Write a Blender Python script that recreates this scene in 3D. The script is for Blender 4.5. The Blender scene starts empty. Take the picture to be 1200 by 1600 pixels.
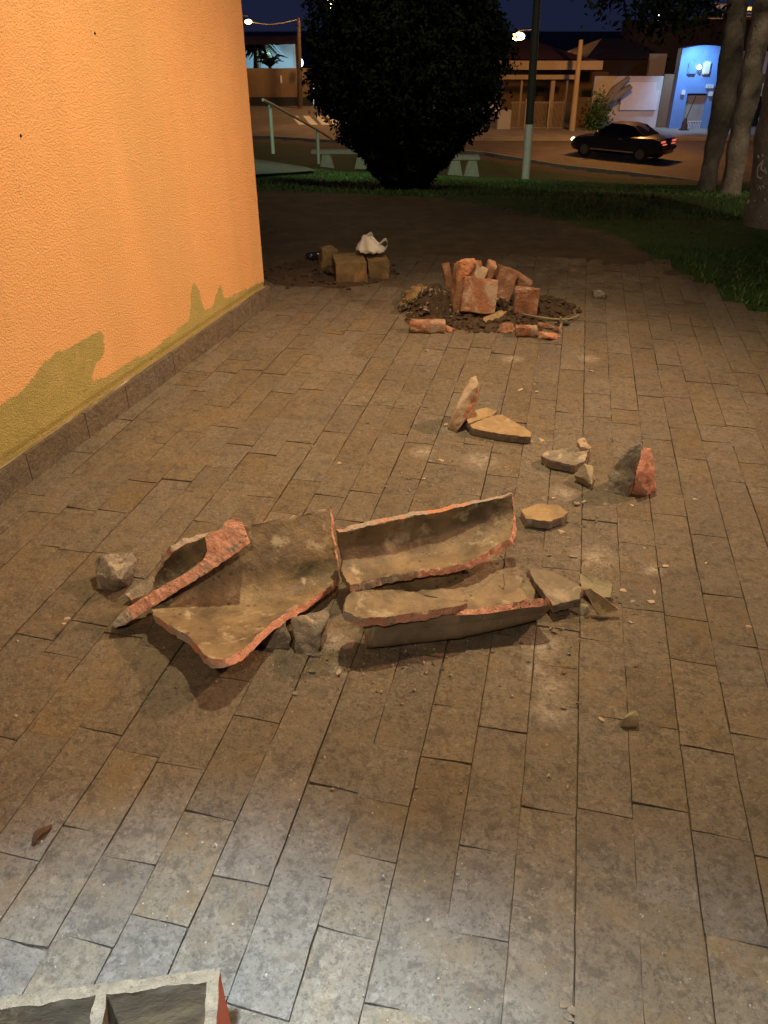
import bpy, bmesh, math, random
from math import radians as R, sin, cos, tan, atan, pi
from mathutils import Vector, noise, Matrix
random.seed(11)
S = bpy.context.scene
COL = S.collection
# ------------------------------------------------------------------ camera
H, PITCH, F = 1.5, R(32.13), 1210.0
cd = bpy.data.cameras.new('camera'); cam = bpy.data.objects.new('camera', cd); COL.objects.link(cam)
cam.location = (0, 0, H); cam.rotation_euler = (R(90) - PITCH, 0, 0)
cd.sensor_fit = 'VERTICAL'; cd.sensor_height = 24; cd.lens = 24 * F / 1600
cd.clip_start = .05; cd.clip_end = 2000
S.camera = cam
S.render.resolution_x = 768; S.render.resolution_y = 1024
S.view_settings.view_transform = 'Standard'; S.view_settings.look = 'None'
S.view_settings.exposure = 0; S.view_settings.gamma = 1
# ------------------------------------------------------------------ night sky
W = bpy.data.worlds.new('World'); S.world = W; W.use_nodes = True
nt = W.node_tree; nt.nodes.clear()
tc = nt.nodes.new('ShaderNodeTexCoord'); sx = nt.nodes.new('ShaderNodeSeparateXYZ')
rp = nt.nodes.new('ShaderNodeValToRGB'); bg = nt.nodes.new('ShaderNodeBackground'); wo = nt.nodes.new('ShaderNodeOutputWorld')
nt.links.new(tc.outputs['Generated'], sx.inputs[0]); nt.links.new(sx.outputs['Z'], rp.inputs[0])
rp.color_ramp.elements[0].position = 0; rp.color_ramp.elements[0].color = (.010, .013, .034, 1)
rp.color_ramp.elements[1].position = .35; rp.color_ramp.elements[1].color = (.005, .008, .032, 1)
nt.links.new(rp.outputs[0], bg.inputs[0]); bg.inputs[1].default_value = 1.0
nt.links.new(bg.outputs[0], wo.inputs[0])
# ------------------------------------------------------------------ lamps of the place, and an added trunk fill
def lamp(name, kind, loc, power, col, size=.1, target=None, spot=None, blend=.5):
    l = bpy.data.lights.new(name, kind); l.energy = power; l.color = col
    if kind == 'AREA': l.size = size
    else: l.shadow_soft_size = size
    if kind == 'SPOT': l.spot_size = R(spot); l.spot_blend = blend
    o = bpy.data.objects.new(name, l); COL.objects.link(o); o.location = loc
    if target is not None:
        o.rotation_euler = (Vector(target) - Vector(loc)).to_track_quat('-Z', 'Y').to_euler()
    return o
# warm lamp high above the paving, warm sodium lamp of the square to the right, an added warm spot for the trunks, white lamp behind the viewer
lamp('porch_light', 'SPOT', (.30, 3.1, 3.5), 480, (1, .75, .41), .05, (.25, 2.7, 0), 118, 1.0)
lamp('entrance_light', 'SPOT', (-.35, -1.0, 3.1), 190, (1, .74, .44), .06, (.05, 2.6, 0), 64, .9)
lamp('right_warm_light', 'SPOT', (6.0, 4.5, 4.5), 2100, (1, .52, .28), .10, (-1.1, 2.9, .35), 44, .9)
lamp('right_warm_light', 'SPOT', (5.0, 2.5, 4.5), 1300, (1, .74, .48), .10, (6.0, 9.5, .5), 60, .9)  # added to brighten the trunks at the right, no known lamp there
lamp('doorway_light', 'SPOT', (-.40, .22, 3.3), 2000, (.58, .79, 1), .10, (-.40, .22, 0), 35, .9)
lamp('doorway_light', 'SPOT', (.45, .08, 3.3), 720, (.84, .91, 1), .10, (.45, .08, 0), 37, .9)

def at(px, py, z=0.0):
    "the world point at height z seen at photograph position px, py"
    a, u = (px - 600) / F, (800 - py) / F
    d = Vector((a, cos(PITCH) + u * sin(PITCH), -sin(PITCH) + u * cos(PITCH)))
    return Vector((0, 0, H)) + d * ((z - H) / d.z)
def far(px, py, D):
    a, u = (px - 600) / F, (800 - py) / F
    d = Vector((a, cos(PITCH) + u * sin(PITCH), -sin(PITCH) + u * cos(PITCH)))
    return Vector((0, 0, H)) + d * (D / d.y)

# ------------------------------------------------------------------ helpers
def tag(o, label=None, cat=None, group=None, kind=None):
    if label: o['label'] = label
    if cat: o['category'] = cat
    if group: o['group'] = group
    if kind: o['kind'] = kind
    return o
def link(name, me, mats, parent=None, smooth=None):
    o = bpy.data.objects.new(name, me); COL.objects.link(o)
    for m in (mats if isinstance(mats, (list, tuple)) else [mats]): me.materials.append(m)
    if smooth is not None:
        me.polygons.foreach_set('use_smooth', [True] * len(me.polygons))
        me.set_sharp_from_angle(angle=R(smooth))
    if parent is not None: o.parent = parent; o.matrix_parent_inverse = parent.matrix_basis.inverted()
    return o
def empty(name, loc, label, cat, group=None):
    o = bpy.data.objects.new(name, None); COL.objects.link(o); o.location = loc; o.empty_display_size = .1
    return tag(o, label, cat, group)
def from_bm(name, bm, mats, parent=None, smooth=None):
    me = bpy.data.meshes.new(name); bm.to_mesh(me); bm.free(); me.update()
    return link(name, me, mats, parent, smooth)
def box(bm, c, s, rz=0, mat=0, rx=0, ry=0):
    M = Matrix.Translation(c) @ Matrix.Rotation(rz, 4, 'Z') @ Matrix.Rotation(rx, 4, 'X') @ Matrix.Rotation(ry, 4, 'Y')
    r = bmesh.ops.create_cube(bm, size=1)
    for v in r['verts']: v.co = M @ Vector((v.co.x * s[0], v.co.y * s[1], v.co.z * s[2]))
    for f in {f for v in r['verts'] for f in v.link_faces}: f.material_index = mat
    return r['verts']
def tube(bm, pts, rad, seg=10, mat=0, cap=True):
    pts = [Vector(p) for p in pts]
    if not isinstance(rad, (list, tuple)): rad = [rad] * len(pts)
    rings = []
    for i, p in enumerate(pts):
        t = (pts[min(i + 1, len(pts) - 1)] - pts[max(i - 1, 0)]).normalized()
        a = t.cross(Vector((0, 1, 0)) if abs(t.y) < .9 else Vector((1, 0, 0))).normalized(); b = t.cross(a)
        rings.append([bm.verts.new(p + (a * cos(k * 2 * pi / seg) + b * sin(k * 2 * pi / seg)) * rad[i]) for k in range(seg)])
    for i in range(len(rings) - 1):
        for k in range(seg):
            f = bm.faces.new((rings[i][k], rings[i][(k + 1) % seg], rings[i + 1][(k + 1) % seg], rings[i + 1][k])); f.material_index = mat
    if cap:
        bm.faces.new(rings[0]); bm.faces.new(rings[-1][::-1])
def ball(bm, c, r, sc=(1, 1, 1), sub=2):
    v = bmesh.ops.create_icosphere(bm, subdivisions=sub, radius=r)['verts']
    for x in v: x.co = Vector(c) + Vector((x.co.x * sc[0], x.co.y * sc[1], x.co.z * sc[2]))
def nz(p, s, seed=0): return noise.noise(Vector(p) * s + Vector((seed * 7.3, seed * 3.1, seed)))
def nv(p, s, seed=0):
    return Vector((nz(p, s, seed), nz(p, s, seed + 11), nz(p, s, seed + 23)))

# ------------------------------------------------------------------ materials
def mat(name, c1, c2=None, scale=8, rough=.8, bump=.3, bscale=None, c3=None, s3=2.0, t3=(.55, .7), metal=0, detail=8,
        bdist=.01, emit=None, pits=0, pscale=60, coat=0, spec=.5, dist=0.6):
    m = bpy.data.materials.new(name); m.use_nodes = True
    n, l = m.node_tree.nodes, m.node_tree.links
    b = n['Principled BSDF']; b.inputs['Roughness'].default_value = rough; b.inputs['Metallic'].default_value = metal
    b.inputs['Specular IOR Level'].default_value = spec
    if coat: b.inputs['Coat Weight'].default_value = coat
    geo = n.new('ShaderNodeNewGeometry')
    def noi(s, d=detail, w=dist):
        x = n.new('ShaderNodeTexNoise'); x.inputs['Scale'].default_value = s; x.inputs['Detail'].default_value = d
        x.inputs['Roughness'].default_value = .65; x.inputs['Distortion'].default_value = w
        l.new(geo.outputs['Position'], x.inputs['Vector']); return x.outputs['Fac']
    def ramp(f, p0, p1):
        x = n.new('ShaderNodeMapRange'); x.inputs['From Min'].default_value = p0; x.inputs['From Max'].default_value = p1
        l.new(f, x.inputs['Value']); return x.outputs[0]
    def mix(f, a, bb):
        x = n.new('ShaderNodeMix'); x.data_type = 'RGBA'; l.new(f, x.inputs[0])
        for k, v in ((6, a), (7, bb)):
            if isinstance(v, tuple): x.inputs[k].default_value = (*v, 1)
            else: l.new(v, x.inputs[k])
        return x.outputs[2]
    if c2 is None: c2 = tuple(x * .8 for x in c1)
    col = mix(ramp(noi(scale), .36, .64), c1, c2)
    if c3: col = mix(ramp(noi(s3), *t3), col, c3)
    hgt = noi(bscale or scale * 3, 6)
    if pits:
        v = n.new('ShaderNodeTexVoronoi'); v.inputs['Scale'].default_value = pscale
        l.new(geo.outputs['Position'], v.inputs['Vector'])
        pm = ramp(v.outputs['Distance'], .12, .26)
        pn = ramp(noi(pscale * .35, 2), .45, .5)
        mm = n.new('ShaderNodeMath'); mm.operation = 'MAXIMUM'; l.new(pm, mm.inputs[0]); l.new(pn, mm.inputs[1])
        col = mix(mm.outputs[0], tuple(x * (1 - pits) for x in c1), col)
    l.new(col, b.inputs['Base Color'])
    bp = n.new('ShaderNodeBump'); bp.inputs['Strength'].default_value = bump; bp.inputs['Distance'].default_value = bdist
    l.new(hgt, bp.inputs['Height']); l.new(bp.outputs[0], b.inputs['Normal'])
    if emit:
        b.inputs['Emission Color'].default_value = (*emit[0], 1); b.inputs['Emission Strength'].default_value = emit[1]
    m['col'] = 1
    return m
M = {}
M['fracture'] = mat('red_clay_fracture', (.70, .32, .22), (.78, .45, .34), 45, .9, 1.0, 130, (.34, .29, .27), 9, (.60, .66), pits=.75, pscale=70, bdist=.008)
M['fracture_grey'] = mat('grey_clay_fracture', (.36, .32, .29), (.46, .39, .32), 40, .9, 1.0, 120, (.60, .28, .17), 7, (.50, .56), pits=.6, pscale=70, bdist=.008)
M['glaze'] = mat('ochre_pipe_glaze', (.29, .215, .125), (.105, .080, .050), 9, .55, .7, 55, (.40, .35, .25), 13, (.56, .66), bdist=.007, pits=.7, pscale=34, dist=.3)
M['outer'] = mat('grey_brown_pipe_skin', (.23, .185, .125), (.13, .105, .075), 10, .65, .5, 70, (.36, .31, .24), 7, (.58, .7), bdist=.004)
M['shard'] = mat('grey_stone_shard', (.30, .27, .22), (.17, .15, .125), 22, .85, 1.0, 70, (.48, .42, .34), 14, (.56, .64), bdist=.010)
M['shard_dark'] = mat('dark_grey_shard', (.16, .135, .11), (.27, .225, .18), 25, .85, 1.0, 70, (.38, .33, .28), 16, (.56, .64), bdist=.010)
M['tan'] = mat('tan_tile_face', (.38, .275, .145), (.25, .185, .105), 14, .75, .8, 60, (.46, .38, .26), 16, (.56, .68), bdist=.007)
M['olive'] = mat('pale_olive_shard', (.34, .31, .20), (.23, .21, .145), 14, .8, .8, 60, (.44, .40, .30), 18, (.58, .68), bdist=.007)
M['brick'] = mat('terracotta_brick', (.38, .165, .095), (.22, .10, .06), 16, .9, 1.0, 60, (.42, .33, .25), 13, (.48, .62), bdist=.012)
M['brick_bright'] = mat('bright_orange_brick', (.56, .26, .14), (.40, .18, .10), 16, .9, .9, 60, (.50, .38, .28), 16, (.50, .64), bdist=.010)
M['brick_dark'] = mat('sooty_brown_brick', (.20, .105, .065), (.34, .18, .11), 14, .9, 1.0, 50, (.42, .32, .24), 12, (.54, .64), bdist=.012)
M['lump'] = mat('grey_concrete_lump', (.27, .255, .22), (.19, .18, .16), 20, .9, 1.0, 60, (.36, .34, .30), 14, (.56, .66), bdist=.012)
M['mortar'] = mat('pale_mortar', (.50, .40, .30), (.38, .30, .22), 20, .95, .9, 80, bdist=.006)
M['block'] = mat('tan_block', (.25, .18, .09), (.16, .115, .06), 14, .95, .7, 80, (.38, .22, .10), 7, (.55, .7), bdist=.005)
M['hollow'] = mat('pale_hollow_block', (.235, .18, .11), (.165, .125, .078), 40, .95, 1.0, 60, (.17, .13, .09), 18, (.56, .66), bdist=.016, pits=.5, pscale=90)
M['hollow_in'] = mat('hollow_block_inside', (.20, .145, .085), (.155, .115, .07), 9, .9, .4, 80, (.40, .27, .13), 6, (.5, .64), bdist=.004)
M['hollow_red'] = mat('red_block_side', (.50, .10, .05), (.42, .13, .07), 20, .85, .6, 70, bdist=.005)
M['soil'] = mat('dark_soil', (.10, .065, .038), (.055, .036, .022), 30, .95, 1.0, 60, (.17, .12, .07), 18, (.6, .7), bdist=.02)
M['sand'] = mat('sandy_mortar', (.34, .24, .12), (.24, .165, .085), 30, .95, 1.0, 90, bdist=.01)
M['bag'] = mat('white_plastic', (.82, .80, .78), (.74, .72, .70), 10, .45, .3, 40)
M['glass_dark'] = mat('dark_bottle_glass', (.02, .02, .02), None, 5, .08, .0, coat=1)
M['metal_grey'] = mat('galvanised_steel', (.46, .50, .42), (.38, .42, .35), 20, .45, .2, metal=.3)
M['concrete'] = mat('bench_concrete', (.40, .41, .34), (.30, .31, .25), 14, .9, .5, 60)
M['kerb'] = mat('kerb_concrete', (.30, .27, .22), (.22, .20, .17), 4, .9, .5, 30)
M['asphalt'] = mat('asphalt', (.13, .105, .08), (.09, .075, .06), 1.6, .85, .5, 60, (.17, .13, .095), .35, (.5, .65))
M['pavement'] = mat('street_pavement', (.34, .30, .25), (.25, .22, .18), 1.2, .85, .4, 20)
M['white_paint'] = mat('road_paint', (.72, .72, .68), (.5, .5, .46), 3, .7, .2, 30)
M['bark'] = mat('palm_bark', (.30, .27, .23), (.19, .17, .14), 14, .95, 1.0, 40, (.34, .30, .26), 6, (.62, .68), bdist=.03)
M['bark_pale'] = mat('patchy_bark', (.22, .22, .20), (.30, .29, .26), 12, .95, 1.0, 36, (.42, .41, .38), 9, (.66, .69), bdist=.03)
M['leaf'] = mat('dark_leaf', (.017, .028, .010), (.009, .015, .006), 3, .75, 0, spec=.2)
M['leaf2'] = mat('green_leaf', (.07, .16, .03), (.045, .10, .02), 3, .6, 0)
M['frond'] = mat('palm_frond', (.05, .065, .025), (.03, .04, .018), 3, .7, 0)
M['white_wall'] = mat('white_house_wall', (.56, .54, .52), (.47, .45, .43), 1.4, .85, .3, 20)
M['cream_wall'] = mat('cream_house_wall', (.52, .42, .28), (.42, .34, .22), 1.2, .85, .3, 20)
M['brown_wall'] = mat('brown_house_wall', (.20, .13, .075), (.15, .10, .06), 1.0, .9, .3, 20)
M['blue_wall'] = mat('blue_house_wall', (.16, .30, .62), (.13, .25, .55), 1.5, .8, .3, 20)
M['roof'] = mat('dark_red_roof', (.11, .035, .028), (.07, .022, .018), 3, .9, .6, 20)
M['roof_dark'] = mat('dark_brown_roof', (.07, .05, .04), (.05, .035, .03), 3, .9, .6, 20)
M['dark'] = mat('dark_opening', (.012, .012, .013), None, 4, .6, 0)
M['iron'] = mat('dark_iron', (.36, .29, .19), (.28, .22, .15), 6, .6, .1)
M['pole_black'] = mat('black_painted_pole', (.022, .02, .018), (.03, .026, .022), 6, .8, .2)
M['pole_white'] = mat('whitewashed_pole', (.62, .60, .56), (.5, .48, .44), 8, .85, .3, 40)
M['panel'] = mat('pale_panel', (.70, .71, .73), (.62, .63, .66), 2, .6, .1)
M['carpaint'] = mat('black_car_paint', (.012, .010, .010), None, 3, .42, 0, coat=.15)
M['carglass'] = mat('car_glass', (.015, .016, .018), None, 3, .06, 0)
M['rubber'] = mat('tyre_rubber', (.018, .018, .018), None, 9, .85, .2)
M['rim'] = mat('alloy_rim', (.22, .21, .21), None, 9, .35, 0, metal=.8)
M['chrome'] = mat('bright_trim', (.55, .55, .57), None, 9, .25, 0, metal=.9)
M['head'] = mat('headlamp_glow', (.9, .9, .85), None, 5, .4, 0, emit=((1, .97, .85), 7))
M['tail'] = mat('tail_lamp_glow', (.8, .1, .05), None, 5, .4, 0, emit=((1, .20, .13), .75))
M['lampglow'] = mat('sodium_bulb', (1, .8, .4), None, 5, .4, 0, emit=((1, .62, .22), 14))
M['bulb_white'] = mat('white_bulb', (1, 1, 1), None, 5, .4, 0, emit=((.92, .96, 1), 5))
M['sign_glow'] = mat('lit_sign_letters', (1, .7, .3), None, 5, .4, 0, emit=((1, .55, .16), 1.3))
M['sign_dim'] = mat('dim_sign_letters', (1, .7, .4), None, 5, .4, 0, emit=((1, .62, .35), .10))
M['cyan_wall'] = mat('pale_building_wall', (.50, .72, .80), (.44, .66, .76), .6, .8, .2, 10)
M['slit'] = mat('lit_doorway_glass', (.7, .8, .9), None, 5, .4, 0, emit=((.62, .80, 1), .8))
M['tarp'] = mat('brown_tarp', (.20, .13, .09), (.13, .085, .06), 1.2, .8, .5, 6)
M['leafdry'] = mat('dry_leaf', (.16, .085, .04), (.09, .05, .025), 30, .8, .4)
M['cone'] = mat('dark_red_plastic', (.05, .018, .014), (.04, .015, .012), 5, .7, 0)

# paving stone material: per-stone tint, mottling, chips and a few patches of spilled mortar dust
DUST = [(848, 1010, .08), (770, 880, .06), (930, 870, .10), (750, 720, .10), (520, 1000, .06), (860, 1075, .07), (838, 1045, .05), (528, 1042, .045), (920, 560, .07), (800, 560, .08), (660, 705, .07), (880, 770, .07), (650, 1000, .05), (1020, 890, .05), (860, 1110, .07), (700, 670, .06)]
def paving_material():
    m = bpy.data.materials.new('paving_stone'); m.use_nodes = True
    n, l = m.node_tree.nodes, m.node_tree.links
    b = n['Principled BSDF']
    geo = n.new('ShaderNodeNewGeometry'); P = geo.outputs['Position']
    at_ = n.new('ShaderNodeAttribute'); at_.attribute_name = 'tint'
    add = n.new('ShaderNodeVectorMath'); add.operation = 'ADD'; sc = n.new('ShaderNodeVectorMath'); sc.operation = 'SCALE'
    sc.inputs['Scale'].default_value = 40; l.new(at_.outputs['Vector'], sc.inputs[0]); l.new(P, add.inputs[0]); l.new(sc.outputs[0], add.inputs[1])
    def noi(s, d=8, w=.5, v=None, r=.72):
        x = n.new('ShaderNodeTexNoise'); x.inputs['Scale'].default_value = s; x.inputs['Detail'].default_value = d
        x.inputs['Roughness'].default_value = r; x.inputs['Distortion'].default_value = w; l.new(v or add.outputs[0], x.inputs['Vector']); return x.outputs['Fac']
    def mr(f, a, c, lo=0, hi=1):
        x = n.new('ShaderNodeMapRange'); x.inputs['From Min'].default_value = a; x.inputs['From Max'].default_value = c
        x.inputs['To Min'].default_value = lo; x.inputs['To Max'].default_value = hi; l.new(f, x.inputs['Value']); return x.outputs[0]
    def mix(f, a, c):
        x = n.new('ShaderNodeMix'); x.data_type = 'RGBA'
        if isinstance(f, float): x.inputs[0].default_value = f
        else: l.new(f, x.inputs[0])
        for k, v in ((6, a), (7, c)):
            if isinstance(v, tuple): x.inputs[k].default_value = (*v, 1)
            else: l.new(v, x.inputs[k])
        return x.outputs[2]
    def math_(op, a, c):
        x = n.new('ShaderNodeMath'); x.operation = op
        for k, v in ((0, a), (1, c)):
            if isinstance(v, (int, float)): x.inputs[k].default_value = v
            else: l.new(v, x.inputs[k])
        return x.outputs[0]
    col = mix(mr(noi(13, 10, .1, None, .8), .38, .62), (.212, .181, .130), (.168, .143, .102))
    col = mix(mr(noi(210, 3, 0, P, .6), .35, .68, 0, .25), col, (.24, .205, .155))
    col = mix(mr(noi(5, 6, 0, P), .5, .72, 0, .7), col, (.175, .155, .12))
    fine = noi(140, 4, 0, None, .8)
    scab = math_('ADD', math_('MULTIPLY', noi(46, 10, .3, None, .70), .8), math_('MULTIPLY', fine, .2))
    col = mix(mr(scab, .515, .565, 0, .62), col, (.098, .080, .057))
    scab3 = noi(19, 10, .3, None, .74)
    col = mix(mr(scab3, .53, .585, 0, .62), col, (.092, .077, .058))
    scab2 = noi(120, 8, .1, None, .8)
    col = mix(mr(scab2, .535, .60, 0, .8), col, (.070, .057, .047))
    col = mix(mr(noi(7, 8, .1, P, .7), .51, .60, 0, .45), col, (.22, .16, .085))
    col = mix(mr(noi(52, 8, .2, None, .72), .545, .61, 0, .5), col, (.31, .265, .20))
    # tint per stone
    tb = n.new('ShaderNodeSeparateXYZ'); l.new(at_.outputs['Vector'], tb.inputs[0])
    hs = n.new('ShaderNodeHueSaturation'); l.new(col, hs.inputs['Color'])
    l.new(mr(tb.outputs['X'], 0, 1, .90, 1.10), hs.inputs['Value']); l.new(mr(tb.outputs['Y'], 0, 1, .75, 1.15), hs.inputs['Saturation'])
    col = hs.outputs[0]
    # broad grime
    col = mix(mr(noi(1.3, 5, .3, P), .48, .72, 0, .45), col, (.105, .085, .06))
    dust = None
    for (px, py, r) in DUST:
        q = at(px, py, 0)
        x = n.new('ShaderNodeVectorMath'); x.operation = 'DISTANCE'; l.new(P, x.inputs[0]); x.inputs[1].default_value = q
        v = mr(x.outputs['Value'], r, r * .1); dust = v if dust is None else math_('MAXIMUM', dust, v)
    dn = mr(noi(40, 9, .5, P, .8), .40, .60)
    col = mix(math_('MULTIPLY', math_('MULTIPLY', dust, dn), .9), col, (.50, .46, .40))
    # faint film of dust and tiny white specks
    sp = n.new('ShaderNodeTexVoronoi'); sp.inputs['Scale'].default_value = 34; l.new(P, sp.inputs['Vector'])
    col = mix(math_('MULTIPLY', mr(sp.outputs['Distance'], .085, .05), mr(noi(7, 3, 0, P), .5, .6)), col, (.5, .45, .38))
    # earth trodden over the far stones
    sp3 = n.new('ShaderNodeSeparateXYZ'); l.new(P, sp3.inputs[0])
    e_ = math_('ADD', mr(sp3.outputs['Y'], 3.9, 6.5, 0, 1), math_('MULTIPLY', math_('SUBTRACT', noi(3.2, 8, .2, P), .5), 2.4))
    col = mix(mr(e_, .45, .75, 0, .85), col, (.105, .078, .050))
    l.new(col, b.inputs['Base Color'])
    l.new(mr(noi(20, 6, .3), .35, .7, .5, .85), b.inputs['Roughness'])
    h = math_('ADD', math_('MULTIPLY', noi(44, 10, .3, None, .78), 1.0), math_('MULTIPLY', scab, -1.6))
    h = math_('ADD', h, math_('MULTIPLY', noi(9, 4, .4), 1.0))
    bp = n.new('ShaderNodeBump'); bp.inputs['Strength'].default_value = .8; bp.inputs['Distance'].default_value = .013
    l.new(h, bp.inputs['Height']); l.new(bp.outputs[0], b.inputs['Normal'])
    return m
M['paving'] = paving_material()

def mask_material(name, attr, ca, ca2, cb, cb2, s1, bscale, bdist, bump, rough=.9, edge=.0, cc=None, streak=0):
    "two finishes laid side by side where the mesh attribute says so"
    m = bpy.data.materials.new(name); m.use_nodes = True
    n, l = m.node_tree.nodes, m.node_tree.links
    b = n['Principled BSDF']; b.inputs['Roughness'].default_value = rough; b.inputs['Specular IOR Level'].default_value = .25
    geo = n.new('ShaderNodeNewGeometry'); A = n.new('ShaderNodeAttribute'); A.attribute_name = attr
    def noi(s, d=7):
        x = n.new('ShaderNodeTexNoise'); x.inputs['Scale'].default_value = s; x.inputs['Detail'].default_value = d
        x.inputs['Roughness'].default_value = .62
        l.new(geo.outputs['Position'], x.inputs['Vector']); return x.outputs['Fac']
    def mr(f, a, c, lo=0, hi=1):
        x = n.new('ShaderNodeMapRange'); x.inputs['From Min'].default_value = a; x.inputs['From Max'].default_value = c
        x.inputs['To Min'].default_value = lo; x.inputs['To Max'].default_value = hi; l.new(f, x.inputs['Value']); return x.outputs[0]
    def mix(f, a, c):
        x = n.new('ShaderNodeMix'); x.data_type = 'RGBA'; l.new(f, x.inputs[0])
        for k, v in ((6, a), (7, c)):
            if isinstance(v, tuple): x.inputs[k].default_value = (*v, 1)
            else: l.new(v, x.inputs[k])
        return x.outputs[2]
    ad = n.new('ShaderNodeMath'); ad.operation = 'ADD'; l.new(A.outputs['Fac'], ad.inputs[0]); l.new(mr(noi(s1 * (14 if streak else 4)), 0, 1, -edge, edge), ad.inputs[1])
    fa = mix(mr(noi(s1), .35, .65), ca, ca2); fb = mix(mr(noi(s1 * 1.7), .35, .65), cb, cb2)
    if cc: fa = mix(mr(noi(s1 * .5, 3), .52, .66), fa, cc)
    if streak:
        vm = n.new('ShaderNodeVectorMath'); vm.operation = 'MULTIPLY'; l.new(geo.outputs['Position'], vm.inputs[0]); vm.inputs[1].default_value = (2.6, 2.6, .28)
        x = n.new('ShaderNodeTexNoise'); x.inputs['Scale'].default_value = 1.3; x.inputs['Detail'].default_value = 6; l.new(vm.outputs[0], x.inputs['Vector'])
        fa = mix(mr(x.outputs['Fac'], .46, .66, 0, .42), fa, (.60, .41, .17))
        fa = mix(mr(noi(26, 8), .60, .72, 0, .35), fa, (.62, .36, .15))
        fb = mix(mr(noi(12, 8), .50, .66, 0, .5), fb, (.56, .45, .20)); fb = mix(mr(noi(40, 8), .56, .66, 0, .5), fb, (.30, .24, .10))
    l.new(mix(mr(ad.outputs[0], .40 if streak else .46, .60 if streak else .54), fa, fb), b.inputs['Base Color'])
    bp = n.new('ShaderNodeBump'); bp.inputs['Strength'].default_value = bump; bp.inputs['Distance'].default_value = bdist
    l.new(noi(bscale, 4), bp.inputs['Height']); l.new(bp.outputs[0], b.inputs['Normal'])
    return m
M['stucco'] = mask_material('orange_stucco', 'stain', (.82, .50, .235), (.81, .465, .205), (.45, .40, .15), (.38, .345, .125), 2.2, 135, .0095, 1.0, edge=.30, streak=1, cc=(.85, .53, .25))
M['ground'] = mask_material('earth_and_turf', 'turf', (.13, .095, .06), (.08, .058, .037), (.05, .095, .022), (.035, .066, .017), 5, 30, .03, 1.0, edge=.35, cc=(.085, .07, .045))

# ------------------------------------------------------------------ ground
ZR = -2.7
near_kerb = [at(px, py, ZR) for px, py in ((1900, 385), (1400, 325), (1152, 297), (1093, 288), (980, 274), (880, 263), (760, 243), (600, 228), (420, 217), (300, 213), (0, 207))]
def kerb_y(x):
    k = near_kerb
    for a, b in zip(k, k[1:]):
        if b.x <= x <= a.x: return a.y + (b.y - a.y) * (a.x - x) / (a.x - b.x)
    return k[0].y - (x - k[0].x) if x > k[0].x else k[-1].y + (k[-1].x - x) * .3
DS = [8.5, 12, 17, 22, 27, 32, 38]
COLS = [(-.21, [0, -.35, -.75, -1.35, -1.95, -2.4, -2.7]), (-.06, [0, -.45, -1.05, -1.75, -2.35, -2.6, -2.7]),
        (.17, [0, -.5, -1.2, -1.95, -2.6, -2.7, -2.7]), (.33, [0, -.52, -1.3, -2.1, -2.68, -2.7, -2.7])]
def prof(zs, d):
    if d <= DS[0]: return 0
    for i in range(len(DS) - 1):
        if d <= DS[i + 1]: return zs[i] + (zs[i + 1] - zs[i]) * (d - DS[i]) / (DS[i + 1] - DS[i])
    return ZR
def gz(x, y):
    "height of the earth"
    if y <= 8.5: return 0.0
    if y >= kerb_y(x) - .05: return ZR
    a = x / y
    if a <= COLS[0][0]: return prof(COLS[0][1], y)
    for (a0, z0), (a1, z1) in zip(COLS, COLS[1:]):
        if a <= a1:
            t = (a - a0) / (a1 - a0); return prof(z0, y) * (1 - t) + prof(z1, y) * t
    return prof(COLS[-1][1], y)
UX = R(12.7); U = Vector((sin(UX), cos(UX), 0)); V = Vector((cos(UX), -sin(UX), 0))
def turf_mask(x, y):
    # earth near the paving, turf beyond; the edge runs from far left to near right
    edge = [(-3.5, 9.6), (-1.6, 9.4), (.4, 8.6), (1.4, 7.6), (1.95, 6.7), (2.15, 5.4), (2.35, 4.2), (2.6, 2.6), (3, 0)]
    if x <= edge[0][0]: e = edge[0][1]
    elif x >= edge[-1][0]: e = -5
    else:
        for (x0, y0), (x1, y1) in zip(edge, edge[1:]):
            if x0 <= x <= x1: e = y0 + (y1 - y0) * (x - x0) / (x1 - x0); break
    v = .5 + (y - e) * .55
    k = kerb_y(x)
    v = min(v, .5 + (k - 2.0 - y) * .5)
    return max(0, min(1, v))
xs = [-400, -200, -100, -60, -40, -30, -24, -20] + [-17 + i * .5 for i in range(16)] + [-9 + i * .2 for i in range(30)] + [-3 + i * .08 for i in range(88)] + [4.04 + i * .2 for i in range(30)] + [10 + i * .5 for i in range(16)] + [20, 26, 40, 60, 100, 200, 400]
ys = [-40, -10, -3, -1] + [i * .2 for i in range(22)] + [4.4 + i * .06 for i in range(34)] + [6.44 + i * .2 for i in range(28)] + [12.04 + i * .5 for i in range(60)] + [45, 50, 60, 80, 120, 200, 400, 800]
vs, fs, tm = [], [], []
for y in ys:
    for x in xs:
        z = gz(x, y)
        if z > ZR + .01: z += .03 * nz((x, y, 0), .9) * min(1, max(0, (y - 7) / 2)) + .012 * nz((x, y, 0), 5) * min(1, max(0, (y - 6.4) / 1))
        if y < 7.4: z += -.013 + .030 * max(0, min(1, (y - 5.35 + .9 * nz((x, y, 0), 1.1) + .3 * nz((x, y, 0), 4)) / 1.1))
        if z <= ZR + .01: z = ZR - .08
        vs.append((x, y, z)); tm.append(turf_mask(x, y))
nx = len(xs)
for j in range(len(ys) - 1):
    for i in range(nx - 1): fs.append((j * nx + i, j * nx + i + 1, (j + 1) * nx + i + 1, (j + 1) * nx + i))
me = bpy.data.meshes.new('ground'); me.from_pydata(vs, [], fs)
A = me.attributes.new('turf', 'FLOAT', 'POINT'); A.data.foreach_set('value', tm)
g = link('ground', me, M['ground'], smooth=180); tag(g, kind='structure')

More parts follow.
